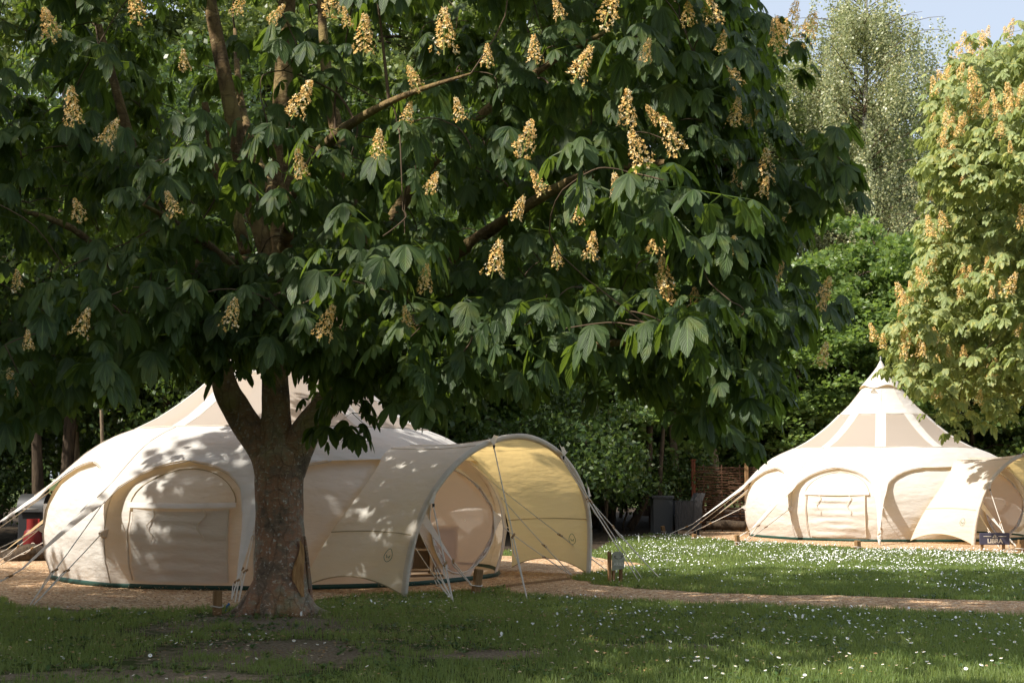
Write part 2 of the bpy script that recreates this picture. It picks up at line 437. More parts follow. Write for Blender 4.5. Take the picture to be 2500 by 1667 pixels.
PL = poly_sheet('gravel_pad', padL, .008, M['gravel'], seed=1)
PP = poly_sheet('gravel_path', path, .004, M['gravel'], seed=2, jit=.06)
PR = poly_sheet('gravel_pad', padR, .008, M['gravel'], seed=3)
def inside(poly, x, y):
    px = np.array([p[0] for p in poly]); py = np.array([p[1] for p in poly]); r = np.zeros(len(x), bool); j = len(px) - 1
    for i in range(len(px)):
        if (py[i] != py[j]):
            c = ((py[i] > y) != (py[j] > y)) & (x < (px[j] - px[i]) * (y - py[i]) / (py[j] - py[i]) + px[i]); r ^= c
        j = i
    return r
def on_gravel(x, y): return inside(PW, x, y) | inside(PL, x, y) | inside(PP, x, y) | inside(PR, x, y)

def scatter(n, y0, y1, seed, pw=1.0):
    rs = RS(seed); y = y0 + (y1 - y0) * rs.rand(n) ** pw; x = (rs.rand(n) * 2 - 1) * (.375 * y + .3); return x, y, rs
def bare_amt(x, y):
    b = np.zeros(len(x)) - 9
    for (cx, cy_, rx, ry) in BARE: b = np.maximum(b, 1 - np.hypot((x - cx) / rx, (y - cy_) / ry))
    return b - .75 + 1.7 * fbm(x, y, 3.2)
def grass(n, y0, y1, h, wd, seed, pw, per=3):
    x, y, rs = scatter(n, y0, y1, seed, pw)
    keep = ~on_gravel(x, y); keep &= (bare_amt(x, y) < .20 + .50 * rs.rand(n)); keep &= ~((y > 26) & (x < -2))
    keep &= rs.rand(n) < .35 + fbm(x, y, 1.1)
    x = x[keep]; y = y[keep]; n = len(x)
    x = np.repeat(x, per) + rs.normal(0, .025, n * per); y = np.repeat(y, per) + rs.normal(0, .025, n * per); n *= per
    hh = h * (.45 + .8 * rs.rand(n)) * (.7 + .8 * fbm(x, y, .8)); a = rs.rand(n) * 2 * np.pi; lean = (rs.rand(n) ** 1.3) * .9; la = rs.rand(n) * 2 * np.pi
    dx = np.cos(a) * wd; dy = np.sin(a) * wd; lx = np.cos(la) * lean * hh; ly = np.sin(la) * lean * hh
    v = np.zeros((n, 5, 3))
    v[:, 0] = np.stack([x - dx, y - dy, 0 * x], 1); v[:, 1] = np.stack([x + dx, y + dy, 0 * x], 1)
    v[:, 2] = np.stack([x + dx * .7 + lx * .35, y + dy * .7 + ly * .35, hh * .55], 1); v[:, 3] = np.stack([x - dx * .7 + lx * .35, y - dy * .7 + ly * .35, hh * .55], 1)
    v[:, 4] = np.stack([x + lx, y + ly, hh * (1 - .3 * lean)], 1)
    b = np.arange(n)[:, None] * 5
    lo = np.concatenate([b + np.array([0, 1, 2, 3]), b + np.array([3, 2, 4])], 1)
    st = (np.arange(n)[:, None] * 7 + np.array([0, 4])).ravel(); tt = np.tile([4, 3], n)
    return mesh_np('grass', v.reshape(-1, 3), lo.ravel(), st, tt)
obj_me('short_grass', grass(60000, 8.2, 14.5, .055, .0030, 11, .8), M['grass'], label='short grass in the shade under the chestnut tree', cat='grass', kind='stuff')
obj_me('short_grass', grass(70000, 14.5, 21, .048, .0042, 12, .8), M['grass'], label='short grass either side of the gravel path', cat='grass', kind='stuff')
obj_me('short_grass', grass(60000, 21, 36, .05, .007, 13, .9), M['grass'], label='sunlit short grass of the far lawn', cat='grass', kind='stuff')

# daisies
def daisy_field():
    x, y, rs = scatter(80000, 8.6, 31, 21, .75)
    px, py = project(np.stack([x, y, 0 * x + .04], 1))
    cl = fbm(x, y, 1.0); cl2 = fbm(x + 31, y, .35)
    # dense band on the sunny lawn, thinner in the shade, nearly none near the tree
    d = np.where(y > 18.3, 1.25, np.where(y > 16.3, .75, .30)) * np.clip((px - 1150) / 500, .05, 1)
    d = d * np.clip((cl - .27) * 2.8, .05, 1) * np.clip((cl2 - .15) * 2.6, .12, 1) * .85
    d = np.where((y > 24.5) & (px > 1900), d * .7, d); d = np.where(y > 27, d * .45, d)
    d = np.where((y < 16) & (px < 1300), .05 * (cl > .5), d)
    keep = (rs.rand(len(x)) < d) & ~on_gravel(x, y) & (py < 1700) & ~((x < -1) & (y > 15))
    return x[keep], y[keep], rs
dx_, dy_, rs = daisy_field()
o_ = np.argsort(dy_); dx_ = dx_[o_]; dy_ = dy_[o_]
def daisy_geo(cx, cy_, cz, r, tilt, az):
    k = 9
    c = Vector((cx, cy_, cz)); n = Vector((math.sin(tilt) * math.cos(az), math.sin(tilt) * math.sin(az), math.cos(tilt)))
    u = n.orthogonal().normalized(); v = n.cross(u); vs = [c + n * .002]; fs = []
    for i in range(k * 2):
        a = math.pi * i / k; rr = r * (1 if i % 2 == 0 else .72); vs.append(c + (u * math.cos(a) + v * math.sin(a)) * rr + n * r * .12)
    fs = [[0, 1 + i, 1 + (i + 1) % (2 * k)] for i in range(2 * k)]
    return vs, fs
near = min(300, len(dx_))
a = MB(); b = MB(); s_ = MB()
vs, fs = daisy_geo(0, 0, .055, .0125, 0, 0); a.add(vs, fs)
vs, fs = daisy_geo(0, 0, .0585, .0042, 0, 0); b.add(vs, fs)
pet_me = None
for i in range(near):
    if i == 0:
        o = a.build('daisy', M['petal'], smooth=False); pet_me = o.data
        o2 = b.build('flower_centre', M['pollen'], o, smooth=False)
    else:
        q = o.copy(); C.objects.link(q); q2 = o2.copy(); C.objects.link(q2); q2.parent = q
        q.location = (dx_[i], dy_[i], rs.rand() * .012 - .004); q.rotation_euler = (rs.normal(0, .3), rs.normal(0, .3) , rs.rand() * 6); sc_ = .8 + .5 * rs.rand(); q.scale = (sc_,) * 3
        continue
    o.location = (dx_[0], dy_[0], 0)
    o['label'] = 'small white daisy with a yellow centre in the nearer shaded lawn'; o['category'] = 'daisy'; o['group'] = 'daisies in the nearer shaded lawn'
n = len(dx_) - near; k = 7
X = dx_[near:]; Y_ = dy_[near:]; rr = .0092 * (.7 + .6 * rs.rand(n)); ti = rs.normal(0, .35, n); tj = rs.normal(0, .35, n); ph = rs.rand(n) * 6
ang = ph[:, None] + np.arange(k)[None] * 2 * np.pi / k
vx = X[:, None] + rr[:, None] * np.cos(ang); vy = Y_[:, None] + rr[:, None] * np.sin(ang)
hz = .045 + .02 * rs.rand(n)
vz = hz[:, None] + rr[:, None] * (np.cos(ang) * np.tan(ti)[:, None] + np.sin(ang) * np.tan(tj)[:, None])
vv = np.stack([vx, vy, vz], 2).reshape(-1, 3)
obj_me('daisies', mesh_np('daisies', vv, np.arange(n * k), np.arange(n) * k, np.full(n, k), smooth=False), M['petal'], label='white daisies scattered thickly over the farther lawn', cat='daisies', kind='stuff')
print('daisies', near, n)

rs = RS(66); n = 11000; X = rs.normal(-1.6, 2.4, n); Y_ = 9 + 7.5 * rs.rand(n) ** .8; ok_ = (fbm(X, Y_, 1.3) > .42) & (np.abs(X) < .38 * Y_ + .3); X = X[ok_]; Y_ = Y_[ok_]; n = len(X); k = 4
ang = rs.rand(n)[:, None] * 6 + np.arange(k)[None] * np.pi / 2; rr = .007 + .012 * rs.rand(n) ** 2; zz = .008 + .04 * rs.rand(n)
vv = np.stack([X[:, None] + rr[:, None] * np.cos(ang), Y_[:, None] + rr[:, None] * np.sin(ang) * .7, zz[:, None] + rs.normal(0, .003, (n, k))], 2).reshape(-1, 3)
M['litterbit'] = mat('fallen_bits', (.4, .3, .2), .9); _co = coords(M['litterbit']); _n = ntex(M['litterbit'], _co, 9, 2); L(M['litterbit'], ramp(M['litterbit'], _n.outputs[0], [(.35, (.14, .08, .04)), (.5, (.42, .26, .12)), (.62, (.62, .52, .38))]), bsdf(M['litterbit']).inputs['Base Color'])
obj_me('fallen_petals', mesh_np('fallen_petals', vv, np.arange(n * k), np.arange(n) * k, np.full(n, k), smooth=False), M['litterbit'], label='fallen petals and dry bits littering the ground around the chestnut trunk', cat='litter', kind='stuff')

# ------------------------------------------------------------------ leaves
def leaflet_template():
    ts = np.array([0, .18, .42, .66, .86, 1.0]); wd = np.array([.02, .17, .34, .46, .34, .0]) * .5
    vs = []; uv = []
    for t, w_ in zip(ts, wd):
        vs += [(t, -w_, .22 * w_), (t, 0, 0), (t, w_, .22 * w_)]; uv += [(-1, t), (0, t), (1, t)]
    q = []
    for i in range(len(ts) - 1):
        for j in (0, 1): q.append((i * 3 + j, i * 3 + j + 1, i * 3 + 3 + j + 1, i * 3 + 3 + j))
    return np.array(vs), np.array(uv, float), np.array(q)
LT, LUV, LQ = leaflet_template()
def norm(a): return a / np.maximum(np.linalg.norm(a, axis=-1, keepdims=True), 1e-9)
def palmate(pos, D, Nn, size, droop, rs, nl=7):
    """pos (n,3) leaf centres, D main axis, Nn face normal"""
    n = len(pos); D = norm(D); Nn = norm(Nn - D * (Nn * D).sum(1, keepdims=True)); S = np.cross(Nn, D)
    V = []; 
    angs = np.linspace(-1, 1, nl) * R(112)
    for k in range(nl):
        a = angs[k] + rs.normal(0, .10, n); ln = size * (1.0 - .42 * abs(angs[k]) / R(112)) * (.9 + .2 * rs.rand(n))
        d = D * np.cos(a)[:, None] + S * np.sin(a)[:, None]
        d = norm(d + np.array([0, 0, -.18]) - Nn * .15)
        s = norm(np.cross(Nn, d)); nn = np.cross(d, s)
        cup = rs.normal(0, .12, n)
        t = LT[:, 0][None, :, None]; y = LT[:, 1][None, :, None]; z = LT[:, 2][None, :, None]
        l = ln[:, None, None]
        dr = (droop * (.7 + .6 * rs.rand(n)))[:, None, None]
        p = pos[:, None] + l * (t * d[:, None] + y * s[:, None] + z * nn[:, None]) + l * dr * (t ** 2) * np.array([0, 0, -1.0])[None, None] * .8
        p = p + l * (t ** 1.5) * cup[:, None, None] * s[:, None]
        # keep drooping leaflets near their length
        V.append(p)
    V = np.stack(V, 1).reshape(-1, 3); m = n * nl; nv = len(LT)
    Q = (LQ[None] + (np.arange(m) * nv)[:, None, None]).reshape(-1, 4); UV = np.tile(LUV, (m, 1))
    return V, Q, UV
def petioles(base, tip, r, rs):
    n = len(base); d = tip - base; s = norm(np.cross(d, rs.normal(0, 1, (n, 3)))) * r
    V = np.stack([base - s, base + s, tip + s * .6, tip - s * .6], 1).reshape(-1, 3)
    Q = np.arange(n * 4).reshape(n, 4); UV = np.zeros((n * 4, 2)); UV[:, 0] = 1; UV[:, 1] = .5
    return V, Q, UV
def merge(parts):
    vs, qs, us = [], [], []; b = 0
    for V, Q, U in parts: vs.append(V); qs.append(Q + b); us.append(U); b += len(V)
    return np.concatenate(vs), np.concatenate(qs), np.concatenate(us)

def rosettes(tips, dirs, per, size, rs, spread=.34, droop=.55, pet=.24):
    """palmate leaves on petioles around every shoot tip"""
    n = len(tips); T = np.repeat(tips, per, 0) + np.repeat(rs.normal(0, spread * .30, (n * 3, 3)).reshape(n, 3, 3), -(-per // 3), axis=1)[:, :per].reshape(-1, 3); Dm = np.repeat(dirs, per, 0)
    rnd = norm(rs.normal(0, 1, (n * per, 3)) * np.array([1, 1, .35]) + Dm * .6 + np.array([0, 0, -.05]))
    base = T; c = T + rnd * (pet * (.6 + .8 * rs.rand(n * per)))[:, None] * np.array([1, 1, .7])
    D = norm(rnd * np.array([1, 1, .3]) + np.array([0, 0, -.75]) + rs.normal(0, .22, (n * per, 3)))
    Nn = norm(rnd * np.array([1, 1, .2]) * .8 + np.array([0, 0, .9]) + rs.normal(0, .25, (n * per, 3)))
    sz = size * (.55 + .75 * rs.rand(n * per))
    return merge([palmate(c, D, Nn, sz, np.full(n * per, droop), rs), petioles(base, c, .0035, rs)])

def panicle(seed, h=.23, r=.070, nf=105, fr=.0135):
    """upright candle of small blossoms: one mesh, origin at its foot"""
    rs = RS(seed); V = []; Q = []; b = 0
    for i in range(nf):
        t = (i + rs.rand()) / nf; t = t ** .8; rad = r * (1 - .80 * t) * (.55 + .6 * rs.rand()); a = i * 2.4 + rs.rand()
        c = np.array([rad * math.cos(a), rad * math.sin(a), .005 + t * h - .2 * rad * (1 - t)])
        ax = norm(np.array([math.cos(a), math.sin(a), .5 + .5 * rs.rand()]) + rs.normal(0, .25, 3)); u0 = norm(np.cross(ax, rs.normal(0, 1, 3))); v0 = np.cross(ax, u0); s = fr * (1 - .45 * t) * (.7 + .6 * rs.rand())
        for k in range(4):
            g = k * 1.571 + rs.normal(0, .2); d = u0 * math.cos(g) + v0 * math.sin(g); e = np.cross(ax, d); w_ = s * .42
            V += [c, c + d * s * .7 + e * w_ + ax * s * .5, c + d * s * 1.25 + ax * s * (.5 + .5 * rs.rand()), c + d * s * .7 - e * w_ + ax * s * .5]; Q.append([b, b + 1, b + 2, b + 3]); b += 4
    return quads_mesh('blossom_candle', np.array(V), np.array(Q), smooth=False)
def stalk_mesh(h=.26):
    m = MB(); m.tube([(0, 0, -.02), (0, 0, h * .5), (.004, 0, h)], [.004, .003, .0015], 5); 
    me = bpy.data.meshes.new('stalk'); me.from_pydata(m.v, [], m.f); me.update(); return me
PAN = [panicle(s) for s in (1, 2, 3)]; [p.materials.append(M['flower']) for p in PAN]
STK = stalk_mesh(); STK.materials.append(M['stalk'])
def put_panicles(root, pts, sc, seed, tilt=.25, spikes=None):
    rs = RS(seed); o0 = origin(root)
    for i, p in enumerate(pts):
        o = bpy.data.objects.new('blossom_candle', PAN[i % 3]); C.objects.link(o); o.parent = root
        o.location = Vector(p) - o0; k = sc * (.55 + .6 * rs.rand()); o.scale = (k, k, k)
        o.rotation_euler = (rs.normal(0, tilt), rs.normal(0, tilt), rs.rand() * 6)
        s = bpy.data.objects.new('stalk', STK); C.objects.link(s); s.parent = o

# ------------------------------------------------------------------ the chestnut in front
TB = Vector((-2.16, 13.35, 0))
tree = thing('chestnut_tree', 'big dark-leaved flowering chestnut with a forked trunk standing before the nearer tent', 'tree', TB)
tr = MB()
prof = [(690, 1505, .325), (687, 1475, .288), (686, 1440, .262), (686, 1390, .245), (685, 1320, .232), (685, 1250, .225), (684, 1190, .222), (684, 1140, .232), (684, 1110, .225), (680, 1070, .10)]
tr.tube(spline([P(a, b, 13.35) if i else P(a, b, 13.35) for i, (a, b, c) in enumerate(prof)], 5), list(np.interp(np.linspace(0, 9, 46), range(10), [c for a, b, c in prof])), 28, wob=.10)
tr.build('trunk', M['bark'], tree)
for ra_, rl in ((-2.5, .62), (-1.75, .50), (-1.0, .58), (-.25, .66), (3.4, .6), (.7, .5)):
    m = MB(); e_ = Vector((math.cos(ra_), math.sin(ra_), 0)); f_ = Vector((-e_.y, e_.x, 0))
    m.tube(spline([TB + e_ * .12 + Vector((0, 0, .34)), TB + e_ * .26 + Vector((0, 0, .09)), TB + e_ * .40 + f_ * .03 + Vector((0, 0, .0)), TB + e_ * rl + f_ * .08 + Vector((0, 0, -.05))], 5), list(np.interp(range(16), [0, 5, 10, 15], [.09, .085, .05, .02])), 9, wob=.25); m.build('root', M['bark'], tree)
LIMBS = []
def limb(pts, r, name='limb', n=14):
    s = spline(pts, 6); rad = list(np.interp(np.linspace(0, 1, len(s)), np.linspace(0, 1, len(r)), r))
    m = MB(); m.tube(s, rad, n, wob=.10); m.build(name, M['bark'], tree); LIMBS.append((s, rad))
D0 = 13.35
limb([P(684, 1190, D0), P(682, 1120, D0), P(676, 1070, D0), P(675, 1000, D0), P(672, 900, D0), P(676, 780, D0), P(684, 640, D0), P(690, 480, D0), P(692, 250, D0), P(700, 0, D0), P(700, -300, D0 - .3)], [.12, .17, .155, .13, .12, .118, .11, .105, .10, .08, .04])
limb([P(684, 1200, D0), P(668, 1150, D0), P(648, 1100, D0 + .05), P(610, 1050, D0 + .1), P(578, 1000, D0 + .1), P(552, 950, D0), P(530, 860, D0), P(490, 740, D0), P(420, 600, D0 - .3), P(340, 420, D0 - .6), P(300, 280, D0 - .8), P(240, 60, D0 - 1)], [.12, .175, .16, .145, .13, .12, .10, .085, .07, .055, .045, .03])
limb([P(686, 1200, D0), P(702, 1150, D0), P(722, 1100, D0), P(745, 1055, D0), P(785, 1000, D0 - .05), P(826, 944, D0 - .1), P(846, 871, D0 - .1), P(858, 780, D0 - .1), P(875, 690, D0), P(868, 560, D0), P(840, 400, D0), P(800, 200, D0 + .2), P(780, -50, D0 + .4)], [.12, .175, .16, .145, .13, .12, .12, .118, .11, .09, .075, .06, .03])
limb([P(680, 700, D0), P(648, 600, D0), P(610, 480, D0), P(575, 320, D0 - .1), P(545, 170, D0 - .1), P(515, 20, D0), P(470, -250, D0)], [.09, .085, .08, .075, .07, .065, .03])
limb([P(600, 620, D0 - .1), P(570, 500, D0 - .2), P(530, 420, D0 - .2), P(500, 250, D0 - .4)], [.06, .05, .045, .03])
limb([P(862, 800, D0 - .1), P(960, 740, D0 - .5), P(1060, 660, D0 - 1.2), P(1200, 560, D0 - 2), P(1400, 440, D0 - 2.8), P(1600, 400, D0 - 3.4), P(1780, 390, D0 - 3.6)], [.085, .07, .06, .05, .038, .025, .007])
limb([P(870, 700, D0), P(980, 500, D0 - .4), P(1120, 330, D0 - .8), P(1350, 150, D0 - 1.2), P(1600, 20, D0 - 1.6)], [.075, .06, .045, .028, .008])
limb([P(852, 900, D0 - .1), P(960, 880, D0 - .8), P(1150, 860, D0 - 1.8), P(1350, 850, D0 - 2.8), P(1600, 830, D0 - 3.6), P(1850, 810, D0 - 4)], [.06, .045, .038, .030, .02, .006])
limb([P(690, 640, D0), P(720, 480, D0 - 1.5), P(800, 350, D0 - 3), P(950, 250, D0 - 4.5), P(1150, 180, D0 - 5.2)], [.075, .055, .04, .022, .006])
limb([P(676, 800, D0), P(560, 650, D0 - 1.5), P(450, 560, D0 - 3), P(350, 500, D0 - 4.2)], [.07, .05, .03, .007])
limb([P(500, 760, D0 - .1), P(380, 740, D0 - .4), P(220, 760, D0 - .8), P(40, 800, D0 - 1), P(-150, 830, D0 - 1)], [.06, .05, .04, .03, .015])
limb([P(690, 500, D0), (-2.6, 14.5, 4.4), (-3, 15.4, 5.4), (-3.2, 16, 6.4)], [.07, .06, .04, .02])
limb([P(640, 640, D0 - .1), P(500, 640, D0 - .3), P(330, 690, D0 - .5), P(180, 560, D0 - 1), P(0, 500, D0 - 1.2)], [.05, .045, .035, .03, .015])
# split bark wound on the right flank of the trunk
wm = MB(); rows = []
wp = [(738, 1315, .5), (742, 1330, 3.5), (742, 1350, 6), (738, 1370, 10), (735, 1390, 12), (735, 1410, 11.5), (740, 1425, 8), (744, 1440, 5), (747, 1452, 3)]
for (x, y, hw) in wp:
    row = []
    for k in range(7):
        u = (k / 6) * 2 - 1; px = x + hw * u; q = P(px, y, D0)
        rr_ = interp([(a[1], a[2]) for a in sorted(prof, key=lambda z: z[1])], y) * 1.07
        cx = P(685, y, D0).x; dxn = min(.97, max(-.97, (q.x - cx) / rr_))
        yy = D0 - rr_ * math.sqrt(1 - dxn * dxn) - .02 - .012 * (1 - u * u) * (.5 + .5 * math.sin(k * 2.6 + y * .06))
        row.append((q.x, yy, q.z))
    rows.append(row)
wm.grid(rows); wm.build('bark_wound', M['wound'], tree, label='strip of bare orange wood where the bark has split')
wl = MB()
wl.tube(spline([P(743, 1308, D0 - .09), P(748, 1345, D0 - .07), P(753, 1390, D0 - .06), P(757, 1425, D0 - .06), P(759, 1462, D0 - .06)], 5), [.008] + [.016] * 18 + [.02, .012], 6, wob=.3)
wl.build('lifted_bark', M['bark'], tree)
k_ = MB(); kn = P(700, 1163, D0); kn.y -= .215
k_.tube([kn + Vector((0.028 * math.cos(t), 0.004, .034 * math.sin(t))) for t in np.linspace(0, 2 * math.pi, 17)], .009, 6, False, .3); k_.build('bark_knot', M['bark'], tree)

# crown -------------------------------------------------------------
RB = [(-400, 1960), (0, 1950), (100, 1990), (250, 1970), (350, 1970), (400, 2030), (440, 2150), (490, 2130), (540, 2030), (700, 2000), (850, 2020), (950, 2050), (1010, 1950), (1060, 1800)]
LB = [(-300, 1150), (0, 1130), (150, 1075), (250, 1000), (400, 985), (500, 962), (600, 965), (700, 955), (800, 960), (880, 1000), (980, 1045), (1090, 1060), (1200, 1030), (1300, 1005), (1500, 1020), (1640, 1025), (1750, 960), (1850, 935), (1950, 945), (2030, 955), (2050, 940), (2180, 560)]
def rb(py, Y): return np.interp(py, [a for a, b in RB], [b for a, b in RB]) - .52 * F / Y
def lb(px, Y): return np.interp(px, [a for a, b in LB], [b for a, b in LB]) - .47 * F / Y
CC = np.array([-2.3, 11.9, 5.5]); CR = np.array([5.6, 4.9, 4.4])
def ymin(x): return 7.4 + np.clip((.6 - x) * .7, 0, 1.7)
def crown_pts(n, seed, inner=.35):
    rs = RS(seed); out = []
    while len(out) < n:
        p = rs.normal(0, 1, (4000, 3)); p = norm(p) * (inner + (1 - inner) * rs.rand(4000, 1) ** .6)
        q = CC + p * CR
        # hollow lopes: thinner where noise is low
        px, py = project(q)
        dens = .5 * fbm(q[:, 0] + q[:, 1] * .4, q[:, 2] * 2.2 + q[:, 1] * .3, .55) + .5 * fbm(q[:, 0] + q[:, 2] * .6, q[:, 1] + q[:, 2] * .8, .9)
        ok = (px < rb(py, q[:, 1])) & (py < lb(px, q[:, 1])) & (q[:, 2] > 1.3)
        ok &= (q[:, 1] < 16.6) & (q[:, 1] > ymin(q[:, 0])) & (dens > np.where(q[:, 1] > 13.2, .46, np.where(q[:, 0] < 0, .37, .41)))
        ok &= ~((py < 380) & (px > 1990))
        out += list(q[ok])
    return np.array(out[:n]), rs
tips, rs = crown_pts(1420, 31, .45)
# extra shoots that make the outline: along right border and low border
ex = []
for i in range(100):
    py = rs.rand() * 1000; Yd = 9 + rs.rand() * 3.2
    ex.append(P(rb(py, Yd) - rs.rand() * 120, py, Yd))
for i in range(120):
    px = rs.rand() * 2000 - 20; Yd = 8.6 + rs.rand() * 3.6
    Yd = max(Yd, float(ymin((px - 1250) / F * 9.5))); ex.append(P(px, lb(px, Yd) - rs.rand() * 110, Yd))
for (px, py, Yd) in ((2010, 375, 9.4), (2060, 400, 9.4), (1960, 390, 9.4), (1890, 400, 9.5), (1860, 450, 9.6), (1860, 690, 9.5), (1830, 720, 9.5), (1640, 800, 7.8), (1540, 760, 7.8), (1420, 430, 7.4), (1530, 420, 7.4), (1620, 440, 7.3), (800, 930, 11.9), (840, 975, 11.8), (885, 1005, 11.8)):
    ex.append(P(px, py, Yd))
tips = np.concatenate([tips, np.array(ex)])
dirs = norm((tips - CC) / CR); 
def grow(tips, nodes, radii, rs, m, rmax):
    """join every shoot to the nearest wood, growing outwards from the limbs"""
    N_ = [np.array(q) for q in nodes]; Rr = list(radii); base = np.array(N_)
    d0 = np.array([np.min(np.linalg.norm(base - t, axis=1)) for t in tips]); arr = np.zeros((len(N_) + len(tips) * 4, 3)); arr[:len(N_)] = base; ra = np.zeros(len(arr)); ra[:len(N_)] = Rr; k = len(N_)
    for i in np.argsort(d0):
        t = tips[i]; A_ = arr[:k]; d = np.linalg.norm(A_ - t, axis=1) + .5 * np.clip(A_[:, 2] - t[2], 0, 9) + np.where(ra[:k] < .006, .5, 0); j = int(np.argmin(d)); a0 = Vector(A_[j]); b0 = Vector(t); L0 = (b0 - a0).length
        if L0 < .12: continue
        side = Vector((rs.normal(0, .12), rs.normal(0, .12), .10 + .05 * rs.normal())) * L0
        pp = spline([a0, a0.lerp(b0, .35) + side, a0.lerp(b0, .75) + side * .6, b0], 3); r0 = min(ra[j] * .8, .005 + .010 * L0)
        m.tube(pp, list(np.linspace(r0, .004, len(pp))), 5, False)
        for q, rr_ in ((pp[3], r0 * .8), (pp[6], r0 * .6), (pp[-1], .006)): arr[k] = q; ra[k] = rr_; k += 1
LP = np.array([q for s, r in LIMBS for q in s[6:]]); LR = [x for s, r in LIMBS for x in r[6:]]
tw = MB(); grow(tips, LP, LR, rs, tw, .04)
tw.build('branches', M['twig'], tree)
parts = [rosettes(tips, dirs, 13, .138, rs, pet=.16, spread=.46)]
V, Q, U = merge(parts)
V = V - np.array(TB)
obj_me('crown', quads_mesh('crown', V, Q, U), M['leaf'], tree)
print('crown quads', len(Q))
# low sprigs in front of the fork and one hanging before the tent
fl = [(1230, 120), (1480, 120), (1560, 330), (1250, 420), (1500, 560), (1650, 520), (1180, 480), (1120, 130), (960, 180), (1390, 30), (1700, 180), (120, 60), (320, 20), (425, 140), (170, 265), (235, 310), (185, 480), (405, 475), (40, 640), (65, 780), (35, 890), (178, 750), (672, 245), (695, 385), (525, 730), (735, 755), (975, 650), (940, 735), (800, 40), (835, 100), (1020, 95), (1290, 20), (1580, 30), (1790, 90), (1810, 60), (1060, 255), (1320, 160), (1440, 270), (1515, 260), (1685, 265), (1640, 35), (985, 415), (1325, 490), (1355, 575), (1280, 590), (1130, 610), (1540, 690), (1560, 745), (1600, 700), (1370, 755), (1760, 400), (1750, 430), (1885, 690), (1885, 815), (1770, 630), (1200, 330), (870, 340), (540, 10), (620, 30), (1420, 440), (1850, 70), (1800, 500), (1890, 660), (1660, 640), (760, 10), (1530, 650)]
pts = []
for (x, y) in fl:
    x *= 1.063; y = y * 1.063 + 25
    # nearest point of the crown shell along the ray
    r = ray(x, y); best = None
    for Yd in np.arange(7.0, 13, .15):
        p = P(x, y, Yd); q = (np.array(p) - CC) / CR
        if (q * q).sum() < 1.02 and Yd > ymin(p.x): best = P(x, y, Yd - .5 + .4 * rs.rand()); break
    pts.append(best if best is not None else P(x, y, 9.6))
rs = RS(8)
for i in rs.permutation(len(tips))[:260]:
    p = tips[i]; e_ = (((p - CC) / CR) ** 2).sum()
    if e_ > .55 and p[1] < 12.0 and len(pts) < 98 and p[0] > -3.2 and p[2] > 2.6: pts.append(Vector(p) + Vector(dirs[i]) * .18 + Vector((0, -.05, .08)))
put_panicles(tree, pts, .95, 41, .28)

# ------------------------------------------------------------------ tents
ROOF = [(0.0, 3.72), (.06, 3.66), (.20, 3.42), (.42, 3.14), (.66, 2.83), (.93, 2.57), (1.15, 2.36), (1.4, 2.16), (1.65, 1.99), (1.9, 1.86), (2.15, 1.765), (2.33, 1.67), (2.5, 1.55), (2.62, 1.445), (2.74, 1.33), (2.9, 1.175), (3.1, 1.02), (3.5, .72), (4.1, .28)]
def rh(r): return interp(ROOF, r)
WALL = [(.0, 2.86), (.08, 2.88), (.3, 2.955), (.6, 2.99), (.9, 2.95), (1.15, 2.84), (1.35, 2.66), (1.5, 2.45), (1.58, 2.30)]
def wr(h): return interp(WALL, h)
ARCH = [(-1, 0), (-.985, .35), (-.93, .70), (-.83, 1.02), (-.64, 1.34), (-.40, 1.58), (-.15, 1.71), (.08, 1.755), (.28, 1.72), (.5, 1.60), (.70, 1.39), (.85, 1.12), (.95, .78), (.99, .40), (1, 0)]

